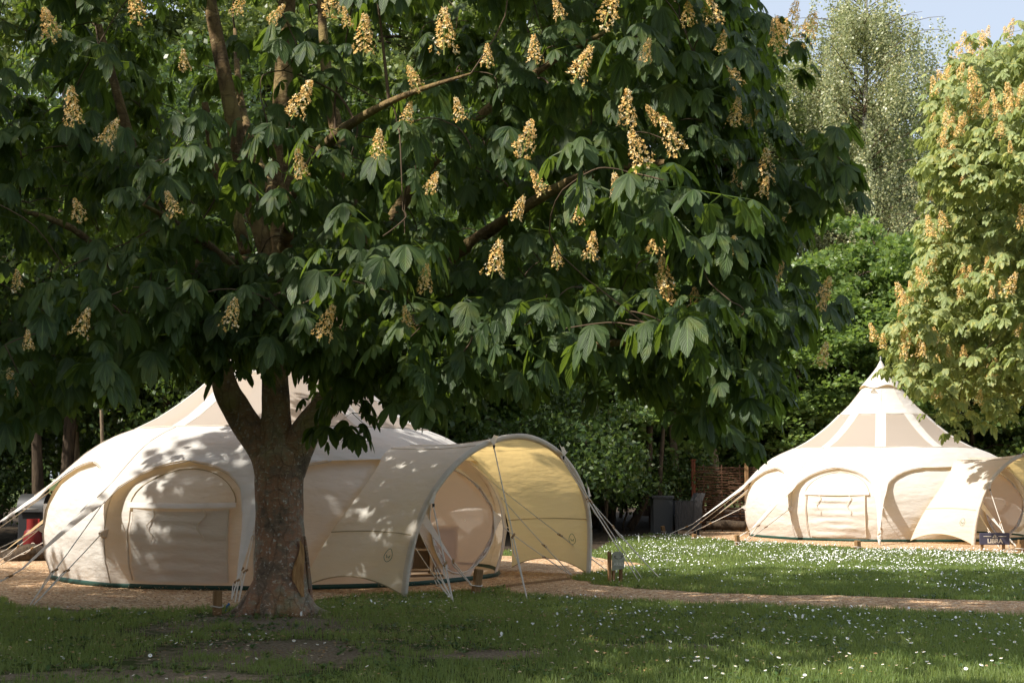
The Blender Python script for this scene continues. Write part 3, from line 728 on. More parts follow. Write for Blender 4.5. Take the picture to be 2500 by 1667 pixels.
M['floor'] = mat('floor_matting', (.50, .42, .34), .95)
def make_tent(c, A, label, seed, foot=29.4, fr=4.0, ropes_over={}, porch_full=True):
    c = Vector(c); rs = RS(seed)
    root = thing('bell_tent', label, 'tent', c)
    def W(az, r, h):   # az degrees from the porch axis
        a = R(A + az); return Vector((c.x + r * math.sin(a), c.y - r * math.cos(a), h))
    def wn(p, k=1.3, s=0.0): return mnoise.noise(Vector(p) * k + Vector((seed, s, 0)))
    POLES = [18 + 36 * k for k in range(10)]
    # ---- roof cone above and below the mesh band
    def cone(r0, r1, n, name, jitter=.006):
        m = MB(); rows = []
        for i in range(n + 1):
            r = r0 + (r1 - r0) * i / n; row = []
            for j in range(120):
                az = 3 * j + 18; u = ((az - 18) % 36) / 36 * 2 - 1     # -1..1 between poles, 0 mid
                sag = .020 * (1 - u * u) * min(1, r)
                p = W(az, r, rh(r) - sag); p.z += jitter * wn(p, 2.5)
                row.append(p)
            rows.append(row)
        m.grid(rows, close=True); return m.build(name, M['canvas'], root)
    cone(.02, .93, 9, 'roof_cap')
    # little hood at the very top
    m = MB(); rows = []
    for i in range(6):
        r = .0 + .455 * i / 5; rows.append([W(az, max(r, .01) * (1 + .02 * math.sin(R(az * 5))), 3.76 - (3.76 - 3.17) * (i / 5) ** .82 - (.035 * math.cos(R(az * 5)) if i == 5 else 0)) for az in range(0, 360, 9)])
    m.grid(rows, close=True); m.build('roof_hood', M['canvas'], root)
    m = MB(); m.tube([W(0, 0, 3.70), W(0, 0, 3.84)], [.022, .012], 8); m.tube([W(0, 0, 0.02), W(0, 0, 3.70)], .022, 8); m.build('centre_pole', M['metal'], root)
    # vent flap on the hood
    m = MB(); va = -70
    m.grid([[W(va + t * 9, .52 + .03 * (1 - abs(t)), 3.02 + .09 * (1 - t * t)) for t in np.linspace(-1, 1, 9)], [W(va + t * 9, .50 + .01, 3.03) for t in np.linspace(-1, 1, 9)]])
    m.build('vent_flap', M['canvas_in'], root)
    # ribs and mesh panels
    for p_ in POLES:
        m = MB(); rows = []
        for r in np.linspace(.92, 1.91, 12):
            hw = math.degrees(math.asin(min(.9, .105 / r)))
            row = []
            for k in range(5):
                a_ = p_ + hw * (k / 2 - 1); q = W(a_, r, rh(r) + .004 + .006 * (1 - abs(k / 2 - 1))); row.append(q)
            rows.append(row)
        m.grid(rows); m.build('roof_rib', M['canvas'], root)
        m = MB(); rows = []
        for r in np.linspace(.925, 1.905, 14):
            hw = math.degrees(math.asin(min(.9, .098 / r)))
            rows.append([W(p_ + hw + (36 - 2 * hw) * t, r, rh(r) - .025 * 4 * t * (1 - t)) for t in np.linspace(0, 1, 11)])
        m.grid(rows); m.build('mesh_panel', M['mesh'], root)
    # ---- lower fly with arched cut outs and straps
    m = MB()
    WD = [(2.60, .90), (2.63, .70), (2.67, .52), (2.74, .36), (2.83, .24), (2.95, .155), (3.15, .105), (3.5, .062), (4.1, .022)]
    RR = list(np.linspace(1.9, 2.6, 9)) + [2.62, 2.65, 2.7, 2.77, 2.86, 2.95, 3.08, 3.25, 3.5, 3.8, 4.1]
    for p_ in POLES:
        door = (p_ % 360) in (18, 342)
        rows = []
        for r in RR:
            if door and r > 2.61: break
            hw = 18.0 if r <= 2.601 else min(18.0, math.degrees(interp(WD, r) / r))
            row = []
            for j in range(13):
                u = j / 6 - 1; az = p_ + u * hw
                h = rh(r); 
                if r <= 2.61: h -= .02 * abs(u) * (r - 1.9) / .7
                if r > 2.95: h -= .35 * abs(u) * interp(WD, r) * 1.2   # folded strap
                q = W(az, r, h); q.z += .012 * wn(q, 2.2) * (1 if r < 3 else .3)
                row.append(q)
            rows.append(row)
        m.grid(rows)
    import bmesh
    o = m.build('fly_skirt', M['canvas'], root)
    bm = bmesh.new(); bm.from_mesh(o.data); bmesh.ops.remove_doubles(bm, verts=bm.verts, dist=.012); bm.to_mesh(o.data); bm.free()
    # hem along the lower fly edge
    hm = MB()
    for p_ in POLES:
        if (p_ % 360) in (18, 342): continue
        for s in (-1, 1):
            hm.tube([W(p_ + s * min(18, math.degrees(interp(WD, r) / r)), r, rh(r) - (.35 * interp(WD, r) * 1.2 if r > 2.95 else .02)) for r in RR[8:17]], .007, 5, False)
    hm.build('fly_hem', M['canvas'], root)
    m = MB(); m.tube([W(a_, 1.905, rh(1.905) + .006) for a_ in range(0, 361, 4)], .006, 5, False); m.tube([W(a_, .93, rh(.93) + .006) for a_ in range(0, 361, 6)], .006, 5, False)
    m.build('roof_seam', M['hem'], root)
    for p_ in POLES:
        m = MB(); m.tube([W(p_, r, rh(r) + .005) for r in (.1, .3, .5, .7, .92)], .0035, 4, False)
        if p_ % 360 not in (18, 342): m.tube([W(p_, r, rh(r) + .006) for r in (1.93, 2.1, 2.3, 2.5, 2.7, 2.9, 3.1)], .0035, 4, False)
        m.build('stitching', M['hem'], root)
    # ---- walls
    def wallp(az, h, off=0.0):
        u = ((az - 18) % 36) / 36 * 2 - 1
        r = wr(h) * (1 - .022 * (1 - u * u)) + off
        p = W(az, r, h)
        k = .022 * wn((p.x, p.y, h * 2.4), 1.6) * (1 - u ** 4) + .008 * wn((p.x, p.y, h * 4), 4.0)
        a = R(A + az); return p + Vector((math.sin(a), -math.cos(a), 0)) * k
    hs = list(np.linspace(.055, 1.56, 20))
    m = MB()
    azs = [18 + 2.4 * k for k in range(int(324 / 2.4) + 1)]
    m.grid([[wallp(a_, h) for a_ in azs] for h in hs]); m.build('wall', M['canvas_in'], root)
    # door sector in polar layout around the oval
    n = 48; inner = []; outer = []
    for k in range(n):
        t = 2 * math.pi * k / n
        ox = 13.2 * math.cos(t); oh = .74 + .63 * math.sin(t); 
        sx_, sh = math.cos(t), math.sin(t)
        tt = min((18 / abs(sx_)) if abs(sx_) > 1e-6 else 1e9, ((1.56 - .74) / sh) if sh > 1e-6 else (((.055 - .74) / sh) if sh < -1e-6 else 1e9))
        inner.append((ox, oh)); outer.append((sx_ * tt, .74 + sh * tt))
    m = MB(); m.grid([[wallp(i_[0] + (o_[0] - i_[0]) * s, i_[1] + (o_[1] - i_[1]) * s) for i_, o_ in zip(inner, outer)] for s in np.linspace(0, 1, 6)], close=True)
    m.build('door_surround', M['canvas_in'], root)
    m = MB(); m.grid([[wallp(i_[0] * s, .74 + (i_[1] - .74) * s) for i_ in inner] for s in np.linspace(.02, 1, 9)], close=True)
    m.build('door_mesh', M['doormesh'], root)
    m = MB(); m.tube([wallp(*i_, .01) for i_ in inner + inner[:1]], .011, 6, False); m.build('door_zip', M['hem'], root)
    # seams along the pole lines, groundsheet, inner pole sleeves
    for p_ in POLES:
        m = MB(); m.tube([wallp(p_ + .01, h, .003) for h in np.linspace(.06, 1.3, 12)], .008, 6, False); m.build('wall_seam', M['canvas_in'], root)
    m = MB(); m.grid([[wallp(a_, .06, .004 + .012 * wn(wallp(a_, .06), 3)) for a_ in range(0, 360, 3)], [W(a_, wr(.06) + .012 - .04 * (1 - (((a_ - 18) % 36) / 18 - 1) ** 2), .012 + .008 * wn(W(a_, 3, 0), 4)) for a_ in range(0, 360, 3)], [W(a_, .1, .014) for a_ in range(0, 360, 3)]], close=True)
    m.build('groundsheet', M['green'], root)
    m = MB(); m.grid([[W(a_, r_, .026) for a_ in range(0, 360, 6)] for r_ in (2.78, .05)], close=True); m.build('floor_mat', M['floor'], root)
    # ---- window with roll-down cover on the sector centred on -72
    def window(mid, full=True):
        rows = []; m = MB()
        for h in np.linspace(.90, .09, 26):
            row = []
            for t in np.linspace(-1, 1, 15):
                az = mid + 1.0 + t * 11.5
                sag = .010 * math.sin(h * 46 + 1.5 * t * t + seed) * (1 - t * t) + .012 * wn((t * 1.4, h * 5, seed), 1)
                row.append(wallp(az, h - .03 * (1 - t * t) * (1 if h > .8 else .3), .028 + sag))
            rows.append(row)
        m.grid(rows); fl_ = m.build('window_cover', M['canvas_in'], root)
        m = MB()
        rows = [[wallp(mid + .8 + t * 13.2, h - .012 * (1 - t * t), o_) for t in np.linspace(-1, 1, 15)] for h, o_ in ((.975, .004), (.965, .035), (.915, .045))]
        m.grid(rows); m.build('window_lip', M['canvas'], root)
        m = MB()
        for t in (-11.2, 12.4): m.tube([wallp(mid + t, h, .034) for h in np.linspace(.9, .1, 12)], .012, 6, False)
        m.build('window_seam', M['hem'], fl_)
        for t in (-5.5, 6.5):
            m = MB(); m.tube([wallp(mid + t + .9 * math.sin(k * 1.1), .9 - .045 * k, .05 + .006 * math.sin(k * 1.7)) for k in range(9)], .0075, 5, False); m.build('tie', M['hem'], root)
        # arched zip line above the cover
        m = MB(); m.tube([wallp(mid + .8 + 13.0 * math.cos(t), .95 + .40 * math.sin(t), .006) for t in np.linspace(0, math.pi, 20)], .006, 5, False); m.build('window_zip', M['seam'], root)
    window(-72)
    # ---- porch
    I = [(-44, 3.12, .045), (-41.5, 3.12, .35), (-37, 3.06, .72), (-31, 2.93, 1.08), (-25, 2.72, 1.36), (-19, 2.48, 1.565), (-10, 2.42, 1.63), (0, 2.40, 1.65), (10, 2.42, 1.63), (19, 2.40, 1.565), (25, 2.56, 1.40), (31, 2.76, 1.14), (37, 2.92, .76), (41.5, 3.02, .35), (44, 3.05, .045)]
    Ic = spline([W(*q) for q in I], 5)
    fL = W(-foot, fr, 0); fR = W(foot, fr, 0); out = (W(0, 4, 0) - c).normalized(); out.z = 0
    Oc = spline([(fL.lerp(fR, (s + 1) / 2)) + Vector((0, 0, h)) + out * (.10 * math.sin(math.pi * min(1, h / 1.76) / 2)) for s, h in ARCH], 5)
    nT = len(Ic); rows = []
    nS = 15
    for i in range(nT):
        t = i / (nT - 1); e = min(t, 1 - t); row = []
        low = max(0, 1 - e / .17); top = max(0, 1 - abs(t - .5) / .33)
        for k in range(nS):
            s = k / (nS - 1); q = Ic[i].lerp(Oc[i], s); bell = 4 * s * (1 - s)
            q = q + Vector((0, 0, .165 * bell * low ** 1.3 - .045 * bell * top))
            side = -1 if t < .5 else 1
            inward = (c + out * 3.3 - q); inward.z = 0; inward = inward.normalized()
            q = q + inward * (.05 * bell * (1 - low) * (1 - top))
            f = mnoise.noise(Vector((s * 2.2 + seed, t * 9, 0))) * .022 + .018 * math.sin(t * 30 + s * 4) * max(0, 1 - abs(e - .28) / .16) * (1 - s) ** .7
            q = q + inward * f * bell
            row.append(q)
        rows.append(row)
    m = MB(); m.grid(rows); m.build('porch', M['porch'], root)
    # hem band around the mouth, with real width
    m = MB(); rr2 = []
    mc = fL.lerp(fR, .5) + Vector((0, 0, .75))
    for i, q in enumerate(Oc):
        inn = (mc - q); inn = inn.normalized()
        if q.z < .6: inn = (inn * Vector((1, 1, .15))).normalized()
        rr2.append([q - out * .035 - inn * .010, q + out * .012 - inn * .014, q + out * .024 + inn * .016, q + out * .014 + inn * .050, q - out * .02 + inn * .058])
    m.grid(rr2); m.build('porch_hem', M['hem'], root)
    m = MB(); m.tube([q + (mc - q).normalized() * .028 - out * .008 for q in Oc], .010, 8); m.build('porch_pole', M['metal'], root)
    # horizontal seams on the wings
    for i, rr_ in ((9, .006), (nT - 10, .006), (26, .003), (30, .003), (40, .003), (44, .003), (0, .007), (nT - 1, .007)):
        m = MB(); m.tube([rows[i][k] + Vector((0, 0, .005)) for k in range(0, nS)], rr_, 5, False); m.build('porch_seam', M['seam'], root)
    # maker's badge: a little green drop in a ring, on both sides of the near wing
    for (ti, tk, sg) in ((5, 11, -1), (nT - 6, 11, 1)):
        q = rows[ti][tk]; ux = (rows[ti][tk + 1] - rows[ti][tk - 1]).normalized(); uz = (rows[ti + 1][tk] - rows[ti - 1][tk]).normalized()
        if uz.z < 0: uz = -uz
        nn = ux.cross(uz).normalized()
        if nn.dot(q - (c + out * 3.2)) < 0: nn = -nn
        if sg > 0: nn = -nn
        m = MB(); B = lambda a_, b_: q + ux * a_ + uz * b_ + nn * .012
        m.tube([B(.05 * math.sin(t) * (1 - .35 * math.cos(t / 2) ** 8), -.055 * math.cos(t) + (.035 * max(0, -math.cos(t)) ** 3)) for t in np.linspace(0, 2 * math.pi, 21)], .0028, 5, False)
        m.tube([B(-.022, .02), B(-.012, -.012), B(0, .004), B(.012, -.012), B(.022, .02)], .0035, 5, False)
        m.build('badge', M['badge'], root)
    # ---- guy ropes
    def rope(a, b, sag=.0, toggle=None, dbl=True, name='guy_rope'):
        a = Vector(a); b = Vector(b); m = MB(); tg = toggle if toggle is not None else .62
        def at(t): q = a.lerp(b, t); q.z -= sag * 4 * t * (1 - t); return q
        m.tube([at(t) for t in np.linspace(0, 1, 8)], .0065, 5, False)
        side = (b - a).cross(Vector((0, 0, 1))).normalized()
        if dbl:
            pts_ = [at(tg) + side * .022, at(tg + .1) + side * .03 + Vector((0, 0, -.015))] + [at(t) + side * .026 * (1 - t) * 2 for t in np.linspace(tg + .15, 1, 5)]
            m.tube(pts_, .006, 5, False)
        ro = m.build(name, M['rope'], root)
        if dbl:
            d = (b - a).normalized(); m2 = MB(); q = at(tg); v = (side * .5 + d * .85).normalized()
            m2.tube([q - v * .04, q - v * .034, q + v * .034, q + v * .04], [.009, .013, .013, .009], 8)
            m2.build('toggle', M['toggle'], ro)
    ends = {}
    for p_ in POLES:
        loc = ((p_ + 180) % 360) - 180
        if loc in (18, -18): continue
        wa = ((A + loc + 180) % 360) - 180
        if abs(wa) > 118: continue
        ra = ropes_over.get(loc, (4.35, loc))
        tip = W(p_, 4.09, .275); end = W(p_, 4.60, .06)
        rope(tip, end, 0, .3); ends[loc] = end
        e2 = W(ra[1], ra[0], .01)
        rope(W(p_, 2.90, 1.09), e2, .012, .72); rope(W(p_, 3.02, .62), e2 + Vector((.03, .03, 0)), .008, .55)
        m = MB(); q = W(p_, 2.97, .62)
        tri = [W(p_ - 1.2, 2.975, .67), W(p_ + 1.2, 2.975, .67), W(p_, 3.07, .62), W(p_ - .9, 2.975, .56), W(p_ + .9, 2.975, .56)]
        m.add(tri, [[0, 1, 2], [1, 4, 2], [4, 3, 2], [3, 0, 2]]); m.build('rope_tab', M['canvas'], root, smooth=False)
    return root, W, rows, Oc, rope, ends
M['badge'] = mat('badge_green', (.03, .13, .10), .7)

cL = P(692, 1200, 18.75); cL.z = 0
tentL, WL, porL, arcL, ropeL, endL = make_tent(cL, 57.0, 'near cream bell tent behind the chestnut trunk, its arched porch open to the right', 3, ropes_over={-90: (5.0, -77)})
cR = P(2158, 1200, 30.5); cR.z = 0
tentR, WR, porR, arcR, ropeR, endR = make_tent(cR, 38.0, 'far cream bell tent in full sun at the right, beside the dark LIBRA sign', 8)

# porch guys of the near tent (they belong to it)
def gather(root, q, d, up):
    m = MB(); n_ = 7; rim = []
    for k in range(n_): rim.append(q + d * ((k / (n_ - 1) - .5) * .26) + up * (.05 + .02 * math.cos(k * 2)))
    tip = q - up * .06
    m.add(rim + [tip], [[k, k + 1, n_] for k in range(n_ - 1)]); m.build('rope_gather', M['canvas'], root, smooth=False)
    m = MB(); m.tube([tip + up * .01, tip - up * .035], [.016, .010], 7); m.build('rope_clip', M['black'], root)
def arch_at(arc, t): return arc[int(t * (len(arc) - 1))]
outL = Vector((math.sin(R(57)), -math.cos(R(57)), 0))
for (t, tgt) in ((.40, G(1288, 1466)), (.22, G(1108, 1475)), (.66, G(1569, 1415)), (.80, G(1612, 1412)), (.655, G(1560, 1418))):
    q = arch_at(arcL, t) + outL * .06
    if t != .655: gather(tentL, q, (arch_at(arcL, min(1, t + .03)) - arch_at(arcL, t - .03)).normalized(), Vector((0, 0, 1)))
    ropeL(q - Vector((0, 0, .08)), tgt, .01, .60 if t < .5 else .35)
# strap and lines in the mouth of the near tent
SM = G(1160, 1448)
m = MB(); a_ = WL(-18, 2.9, 1.0); b_ = SM.lerp(a_, .34)
sd_ = (b_ - a_).cross(Vector((0, 0, 1))).normalized()
m.grid([[a_.lerp(b_, t) + sd_ * (.09 * (1 - t) + .008) * k for k in (-1, 0, 1)] for t in np.linspace(0, 1, 6)]); m.build('door_strap', M['canvas'], tentL)
ropeL(b_, SM + Vector((0, 0, .04)), 0, .05)
for a0, b0 in ((WL(-18, 2.98, .75), G(1107, 1468)), (WL(-18, 3.0, .45), G(1103, 1464)), (WL(18, 2.96, 1.0), G(1398, 1405)), (WL(18, 3.0, .62), G(1396, 1404)), (WL(18, 2.7, 1.3), G(1490, 1398))):
    ropeL(a0, b0, .012, .6)
outR = Vector((math.sin(R(38)), -math.cos(R(38)), 0))
for (t, tgt) in ((.24, G(2466, 1342)), (.42, G(2540, 1350))):
    q = arch_at(arcR, t) + outR * .05
    gather(tentR, q, (arch_at(arcR, t + .03) - arch_at(arcR, t - .03)).normalized(), Vector((0, 0, 1)))
    ropeR(q - Vector((0, 0, .08)), tgt, .01, .55)
m = MB(); a_ = WR(-18, 2.9, .95); b_ = G(2482, 1337).lerp(a_, .3); sd_ = (b_ - a_).cross(Vector((0, 0, 1))).normalized()
m.grid([[a_.lerp(b_, t) + sd_ * (.08 * (1 - t) + .008) * k for k in (-1, 0, 1)] for t in np.linspace(0, 1, 6)]); m.build('door_strap', M['canvas'], tentR)
ropeR(b_, G(2487, 1339), 0, .1)
ropeR(WR(-18, 2.98, .7), G(2440, 1336), .01, .6)

# wooden stakes --------------------------------------------------------------
def stake(p, h, wd, lean, label, rz=.4, col=None):
    t = thing('tent_stake', label, 'stake', (p[0], p[1], 0), 'wooden stakes holding the tent ropes')
    m = MB(); top = Vector((p[0] + lean * h, p[1], h)); m.box(((p[0] + top.x) / 2, p[1], h / 2 - .03), (wd, wd, h + .06), rz, 0, math.atan(lean)); m.build('post', M['wood'], t, smooth=False)
    m = MB(); q = Vector((p[0] + lean * h * .35, p[1], h * .35)); m.tube([q + Vector((math.cos(a) * wd * .75, math.sin(a) * wd * .75, .006 * math.sin(2 * a))) for a in np.linspace(0, 2 * math.pi, 13)], .006, 5, False)
    m.build('rope_loop', M['rope'], t)
stake(G(1160, 1450), .27, .085, .14, 'brown square stake leaning on the grass in front of the near porch')
stake(G(530, 1500), .22, .075, 0, 'dark square stake in the grass left of the chestnut trunk')
stake(G(1801, 1333), .21, .075, -.05, 'orange-brown stake at the gravel edge before the far tent')
stake(G(1622, 1305), .20, .08, -.2, 'small stake at the far left end of the far tent ropes')
stake(G(2094, 1343), .17, .09, 0, 'short stake under the front seam of the far tent')
stake(G(2490, 1350), .22, .11, .1, 'orange-brown stake at the right edge beside the LIBRA sign')
stake(G(2415 - 720, 1318), .12, .08, 0, 'low peg under the left ropes of the far tent')
m = MB(); q = G(552, 1492); m.tube([q + Vector((0, 0, -.02)), q + Vector((.01, 0, .05)), q + Vector((.03, 0, .075))], .012, 6)
m.build('tent_peg', mat('blue_plastic', (.02, .15, .45), .5), label='small blue peg beside the dark stake left of the trunk', cat='peg')

# signs ------------------------------------------------------------------------
def text_mesh(txt, size, ext, weight=0.0):
    cu = bpy.data.curves.new('txt', 'FONT'); cu.body = txt; cu.size = size; cu.extrude = ext; cu.align_x = 'CENTER'; cu.align_y = 'CENTER'; cu.offset = weight
    to = bpy.data.objects.new('txt', cu); C.objects.link(to); dg = bpy.context.evaluated_depsgraph_get(); dg.update()
    me = bpy.data.meshes.new_from_object(to.evaluated_get(dg)); bpy.data.objects.remove(to); return me
M['navy'] = mat('sign_navy', (.060, .055, .085), .6)
M['sand'] = mat('sign_lettering', (.72, .62, .50), .7)
p0 = G(2391, 1352); p1 = G(2466, 1352); Ys = 24.6
a0 = P(2392, 1329, Ys); a1 = P(2465, 1330, Ys); top = P(2428, 1300, Ys).z; bot = P(2428, 1329, Ys).z
sg = thing('name_sign', 'low dark blue sign reading LIBRA in front of the far porch', 'sign', ((a0.x + a1.x) / 2, Ys, 0))
cx = (a0.x + a1.x) / 2; wd = a1.x - a0.x; hh = top - bot; cz = (top + bot) / 2
m = MB(); m.box((cx, Ys, cz), (wd, .03, hh), 0); m.build('board', M['navy'], sg, smooth=False)
for s in (-1, 1):
    m = MB(); m.box((cx + s * wd * .36 - .02, Ys + .04, (top) / 2 - .03), (.045, .045, top - .0), 0); m.build('post', M['wood'], sg, smooth=False)
def place_text(txt, size, loc, parent, mt, name='lettering', weight=0.0, rot=(math.pi / 2, 0, 0)):
    me = text_mesh(txt, size, .002, weight); o = obj_me(name, me, mt, parent); o.location = Vector(loc) - origin(parent); o.rotation_euler = rot; return o
place_text('LIBRA', hh * .50, (cx, Ys - .019, cz - hh * .20), sg, M['sand'], weight=.003)
for s in (-1, 1):
    m = MB(); m.box((cx + s * wd * .25, Ys - .019, cz + hh * .2), (wd * .26, .006, .008)); m.build('sign_rule', M['sand'], sg, smooth=False)
m = MB()
for k in range(5):
    t = k / 4; m.box((cx + (-.5 + t) * .035, Ys - .019, cz + hh * (.16 + .05) + .012 * math.sin(t * 3.1)), (.014, .005, .045 * (1 - .5 * t)), 0, 0, .5)
m.box((cx, Ys - .019, cz + hh * .10), (.10, .005, .006)); m.build('emblem', M['sand'], sg, smooth=False)

# weathered sign by the near porch
def slate_mat():
    m = mat('weathered_board', (.33, .33, .24), .85); co = coords(m); n = ntex(m, co, 9, 6, .7)
    L(m, ramp(m, n.outputs[0], [(.3, (.20, .20, .15)), (.55, (.32, .32, .24)), (.75, (.45, .44, .36))]), bsdf(m).inputs['Base Color']); return m
M['slate'] = slate_mat(); M['chalk'] = mat('pale_lettering', (.62, .60, .50), .9); M['char'] = mat('dark_marking', (.12, .10, .08), .9)
Yw = 17.1; q = P(1492, 1400, Yw)
sg2 = thing('name_sign', 'weathered grey board with faint lettering on two wooden posts by the near porch', 'sign', (q.x, Yw, 0))
ru = R(-14)   # board runs away to the right
ex_ = Vector((math.cos(.35), math.sin(.35), 0)); nb = Vector((math.sin(.35), -math.cos(.35), 0))
bl = P(1495, 1388, Yw - .02); tl = P(1494, 1348, Yw - .02); wb_ = .155; zb = bl.z - .02; zt = tl.z + .01
m = MB(); cxx = bl + ex_ * wb_ * .5
outl = [(0, zb), (wb_ , zb + .02), (wb_ * 1.02, zt - .07), (wb_ * .9, zt - .02), (wb_ * .72, zt), (wb_ * .3, zt), (wb_ * .1, zt - .012), (0, zt - .03)]
fr_ = [Vector((bl.x, bl.y, 0)) + ex_ * a + Vector((0, 0, z)) for a, z in outl]; bk = [v - nb * -.0 + (-nb) * .0 + nb * -.014 for v in fr_]
n8 = len(outl); m.add(fr_ + bk, [list(range(n8)), [n8 + k for k in range(n8)][::-1]] + [[k, k + n8, (k + 1) % n8 + n8, (k + 1) % n8] for k in range(n8)]); m.build('board', M['slate'], sg2, smooth=False)
for (a, dz, w_) in ((-.022, .0, .038), (.03, -.12, .03), (.125, -.10, .035)):
    pp = Vector((bl.x, bl.y, 0)) + ex_ * a - nb * .035; m = MB(); m.box((pp.x, pp.y, (zt + dz) / 2 - .02), (w_, .04, zt + dz + .04), .35); m.build('post', M['wood'], sg2, smooth=False)
ce = Vector((bl.x, bl.y, 0)) + ex_ * wb_ * .52 + nb * .003
place_text('ARIES', .052, ce + Vector((0, 0, zb + .072)), sg2, M['chalk'], weight=.0006, rot=(math.pi / 2, 0, .35))
m = MB()
for s in (-1, 1):
    m.tube([ce + ex_ * (s * (.008 + .045 * math.sin(t))) + Vector((0, 0, zt - .085 + .055 * (1 - math.cos(t)) * .6 + (.0 if t < 1.6 else -.03 * (t - 1.6)))) for t in np.linspace(0, 2.6, 10)], [.004] * 10, 5, False)
m.build('emblem', M['char'], sg2)

# thin dark strip laid across the path
m = MB(); a0 = G(1128, 1446); a1 = G(1392, 1414); dv = a1 - a0
m.box(((a0.x + a1.x) / 2, (a0.y + a1.y) / 2, .012), (dv.length, .035, .035), math.atan2(dv.y, dv.x)); m.build('dark_strip', M['wood'], smooth=False, label='thin dark strip lying across the gravel before the near porch', cat='edging')

# furniture inside the near tent, seen through the door mesh
def cabinet(p, rz, label, w_=.8, d_=.4, h_=.62):
    t = thing('cabinet', label, 'cabinet', p); p = Vector(p); e = Vector((math.cos(rz), math.sin(rz), 0)); f = Vector((-math.sin(rz), math.cos(rz), 0))
    def bx(name, a, b, c_, s, mt=M['shelf']):
        m = MB(); q = p + e * a + f * b + Vector((0, 0, c_)); m.box(q, s, rz); m.build(name, mt, t, smooth=False)
    bx('top', 0, 0, h_, (w_ + .06, d_ + .04, .03))
    for s in (-1, 0, 1): bx('side_panel', s * w_ / 2, 0, h_ / 2 - .0, (.035, d_, h_ - .04))
    for k in (.08, .33): bx('shelf', -w_ / 4, 0, k, (w_ / 2 - .05, d_ - .03, .025))
    bx('door', w_ / 4, -d_ / 2 + .012, h_ / 2, (w_ / 2 - .05, .02, h_ - .1), M['shelf2']); bx('back_panel', 0, d_ / 2 - .012, h_ / 2, (w_, .018, h_ - .06))
M['shelf2'] = mat('painted_door', (.35, .28, .24), .7)
cabinet(WL(13, 2.1, .027), R(8), 'pale wooden shelf cabinet seen through the mesh door of the near tent', .62, .36, .60)

rs = RS(71); X, Y_, _r = scatter(5200, 8.4, 20, 72, .9); ok_ = (fbm(X + 11, Y_, 1.6) > .52) & ~on_gravel(X, Y_); X = X[ok_]; Y_ = Y_[ok_]; per = 7; n = len(X) * per
c_ = np.stack([np.repeat(X, per), np.repeat(Y_, per), np.full(n, .012)], 1); a_ = rs.rand(n) * 6.283; d_ = np.stack([np.cos(a_), np.sin(a_), .35 + .5 * rs.rand(n)], 1); l_ = (.025 + .03 * rs.rand(n))[:, None]; s_2 = np.stack([-np.sin(a_), np.cos(a_), 0 * a_], 1) * l_ * .26
V = np.stack([c_, c_ + d_ * l_ * .55 + s_2, c_ + d_ * l_ * np.array([1, 1, .8]), c_ + d_ * l_ * .55 - s_2], 1).reshape(-1, 3)
M['weed'] = leaf_mat('weed_leaf', (.05, .10, .03), (.10, .15, .05), (.2, .3, .05), .25)
obj_me('clover', quads_mesh('clover', V, np.arange(n * 4).reshape(n, 4), np.tile(np.array([[1, 0], [1, .5], [1, 1], [1, .5]], float), (n, 1))), M['weed'], label='small broad-leaved weeds and clover in the lawn', cat='weeds', kind='stuff')

# ------------------------------------------------------------------ things in the trees
Yb = 23.5
q = P(79, 1329, Yb); x0 = q.x
gt = thing('gas_bottle', 'red gas bottle in the shade behind the ropes at the far left', 'gas bottle', (x0, Yb, 0))
m = MB(); zc = P(79, 1266, Yb).z; pr = [(.0, .02), (.13, .02), (.15, .06), (.15, zc - .30), (.13, zc - .2), (.07, zc - .14), (.05, zc - .13)]
m.grid([[(x0 + r * math.cos(a), Yb + r * math.sin(a), z) for a in np.linspace(0, 2 * math.pi, 25)[:-1]] for r, z in pr], close=True)
m.build('body', mat('red_paint', (.13, .008, .007), .5), gt)
m = MB(); m.grid([[(x0 + .10 * math.cos(a), Yb + .10 * math.sin(a), z) for a in np.linspace(0.4, 2 * math.pi - .4, 20)] for z in (zc - .17, zc)]); m.build('collar', mat('red_collar', (.18, .012, .01), .5), gt)
m = MB(); m.tube([(x0, Yb, zc - .14), (x0, Yb, zc - .03)], .022, 8); m.build('valve', M['metal'], gt)
m = MB(); m.tube([(x0 + .06 + .035 * math.cos(t), Yb - .152, zc - .42 + .035 * math.sin(t)) for t in np.linspace(.5, 5.8, 14)], .006, 5); m.build('emblem', M['sand'], gt)
# grey cabinet barbecue
q0 = P(55, 1318, 24.2); q1 = P(113, 1318, 24.2); xc = (q0.x + q1.x) / 2; wd = q1.x - q0.x; zt = P(80, 1212, 24.2).z
M['bbq'] = mat('shaded_metal', (.022, .022, .024), .6)  # grey metal coloured near black, standing in for the shade around it
bb = thing('barbecue', 'grey lidded barbecue standing behind the red gas bottle', 'barbecue', (xc, 24.2, 0))
m = MB(); m.box((xc, 24.2, (zt - .25) / 2), (wd, .5, zt - .25)); m.build('cabinet', M['bbq'], bb, smooth=False)
m = MB(); m.grid([[(xc + s * wd * .55, 24.2 - .3 * math.cos(t), zt - .25 + .3 * math.sin(t)) for t in np.linspace(0, math.pi, 12)] for s in (-1, -.98, .98, 1)])
m.build('lid', mat('lid_metal', (.035, .035, .035), .4, .6), bb)
m = MB(); m.tube([(xc - wd * .4, 23.86, zt - .2), (xc + wd * .4, 23.86, zt - .2)], .014, 6); m.build('handle', M['metal'], bb)
m = MB(); m.tube([(xc + wd * .6, 24.0, zt - .45), (xc + wd * .75, 23.9, zt - .45), (xc + wd * .75, 23.9, zt - .75), (xc + wd * .6, 24.0, zt - .78)], .012, 6); m.build('side_handle', M['metal'], bb)
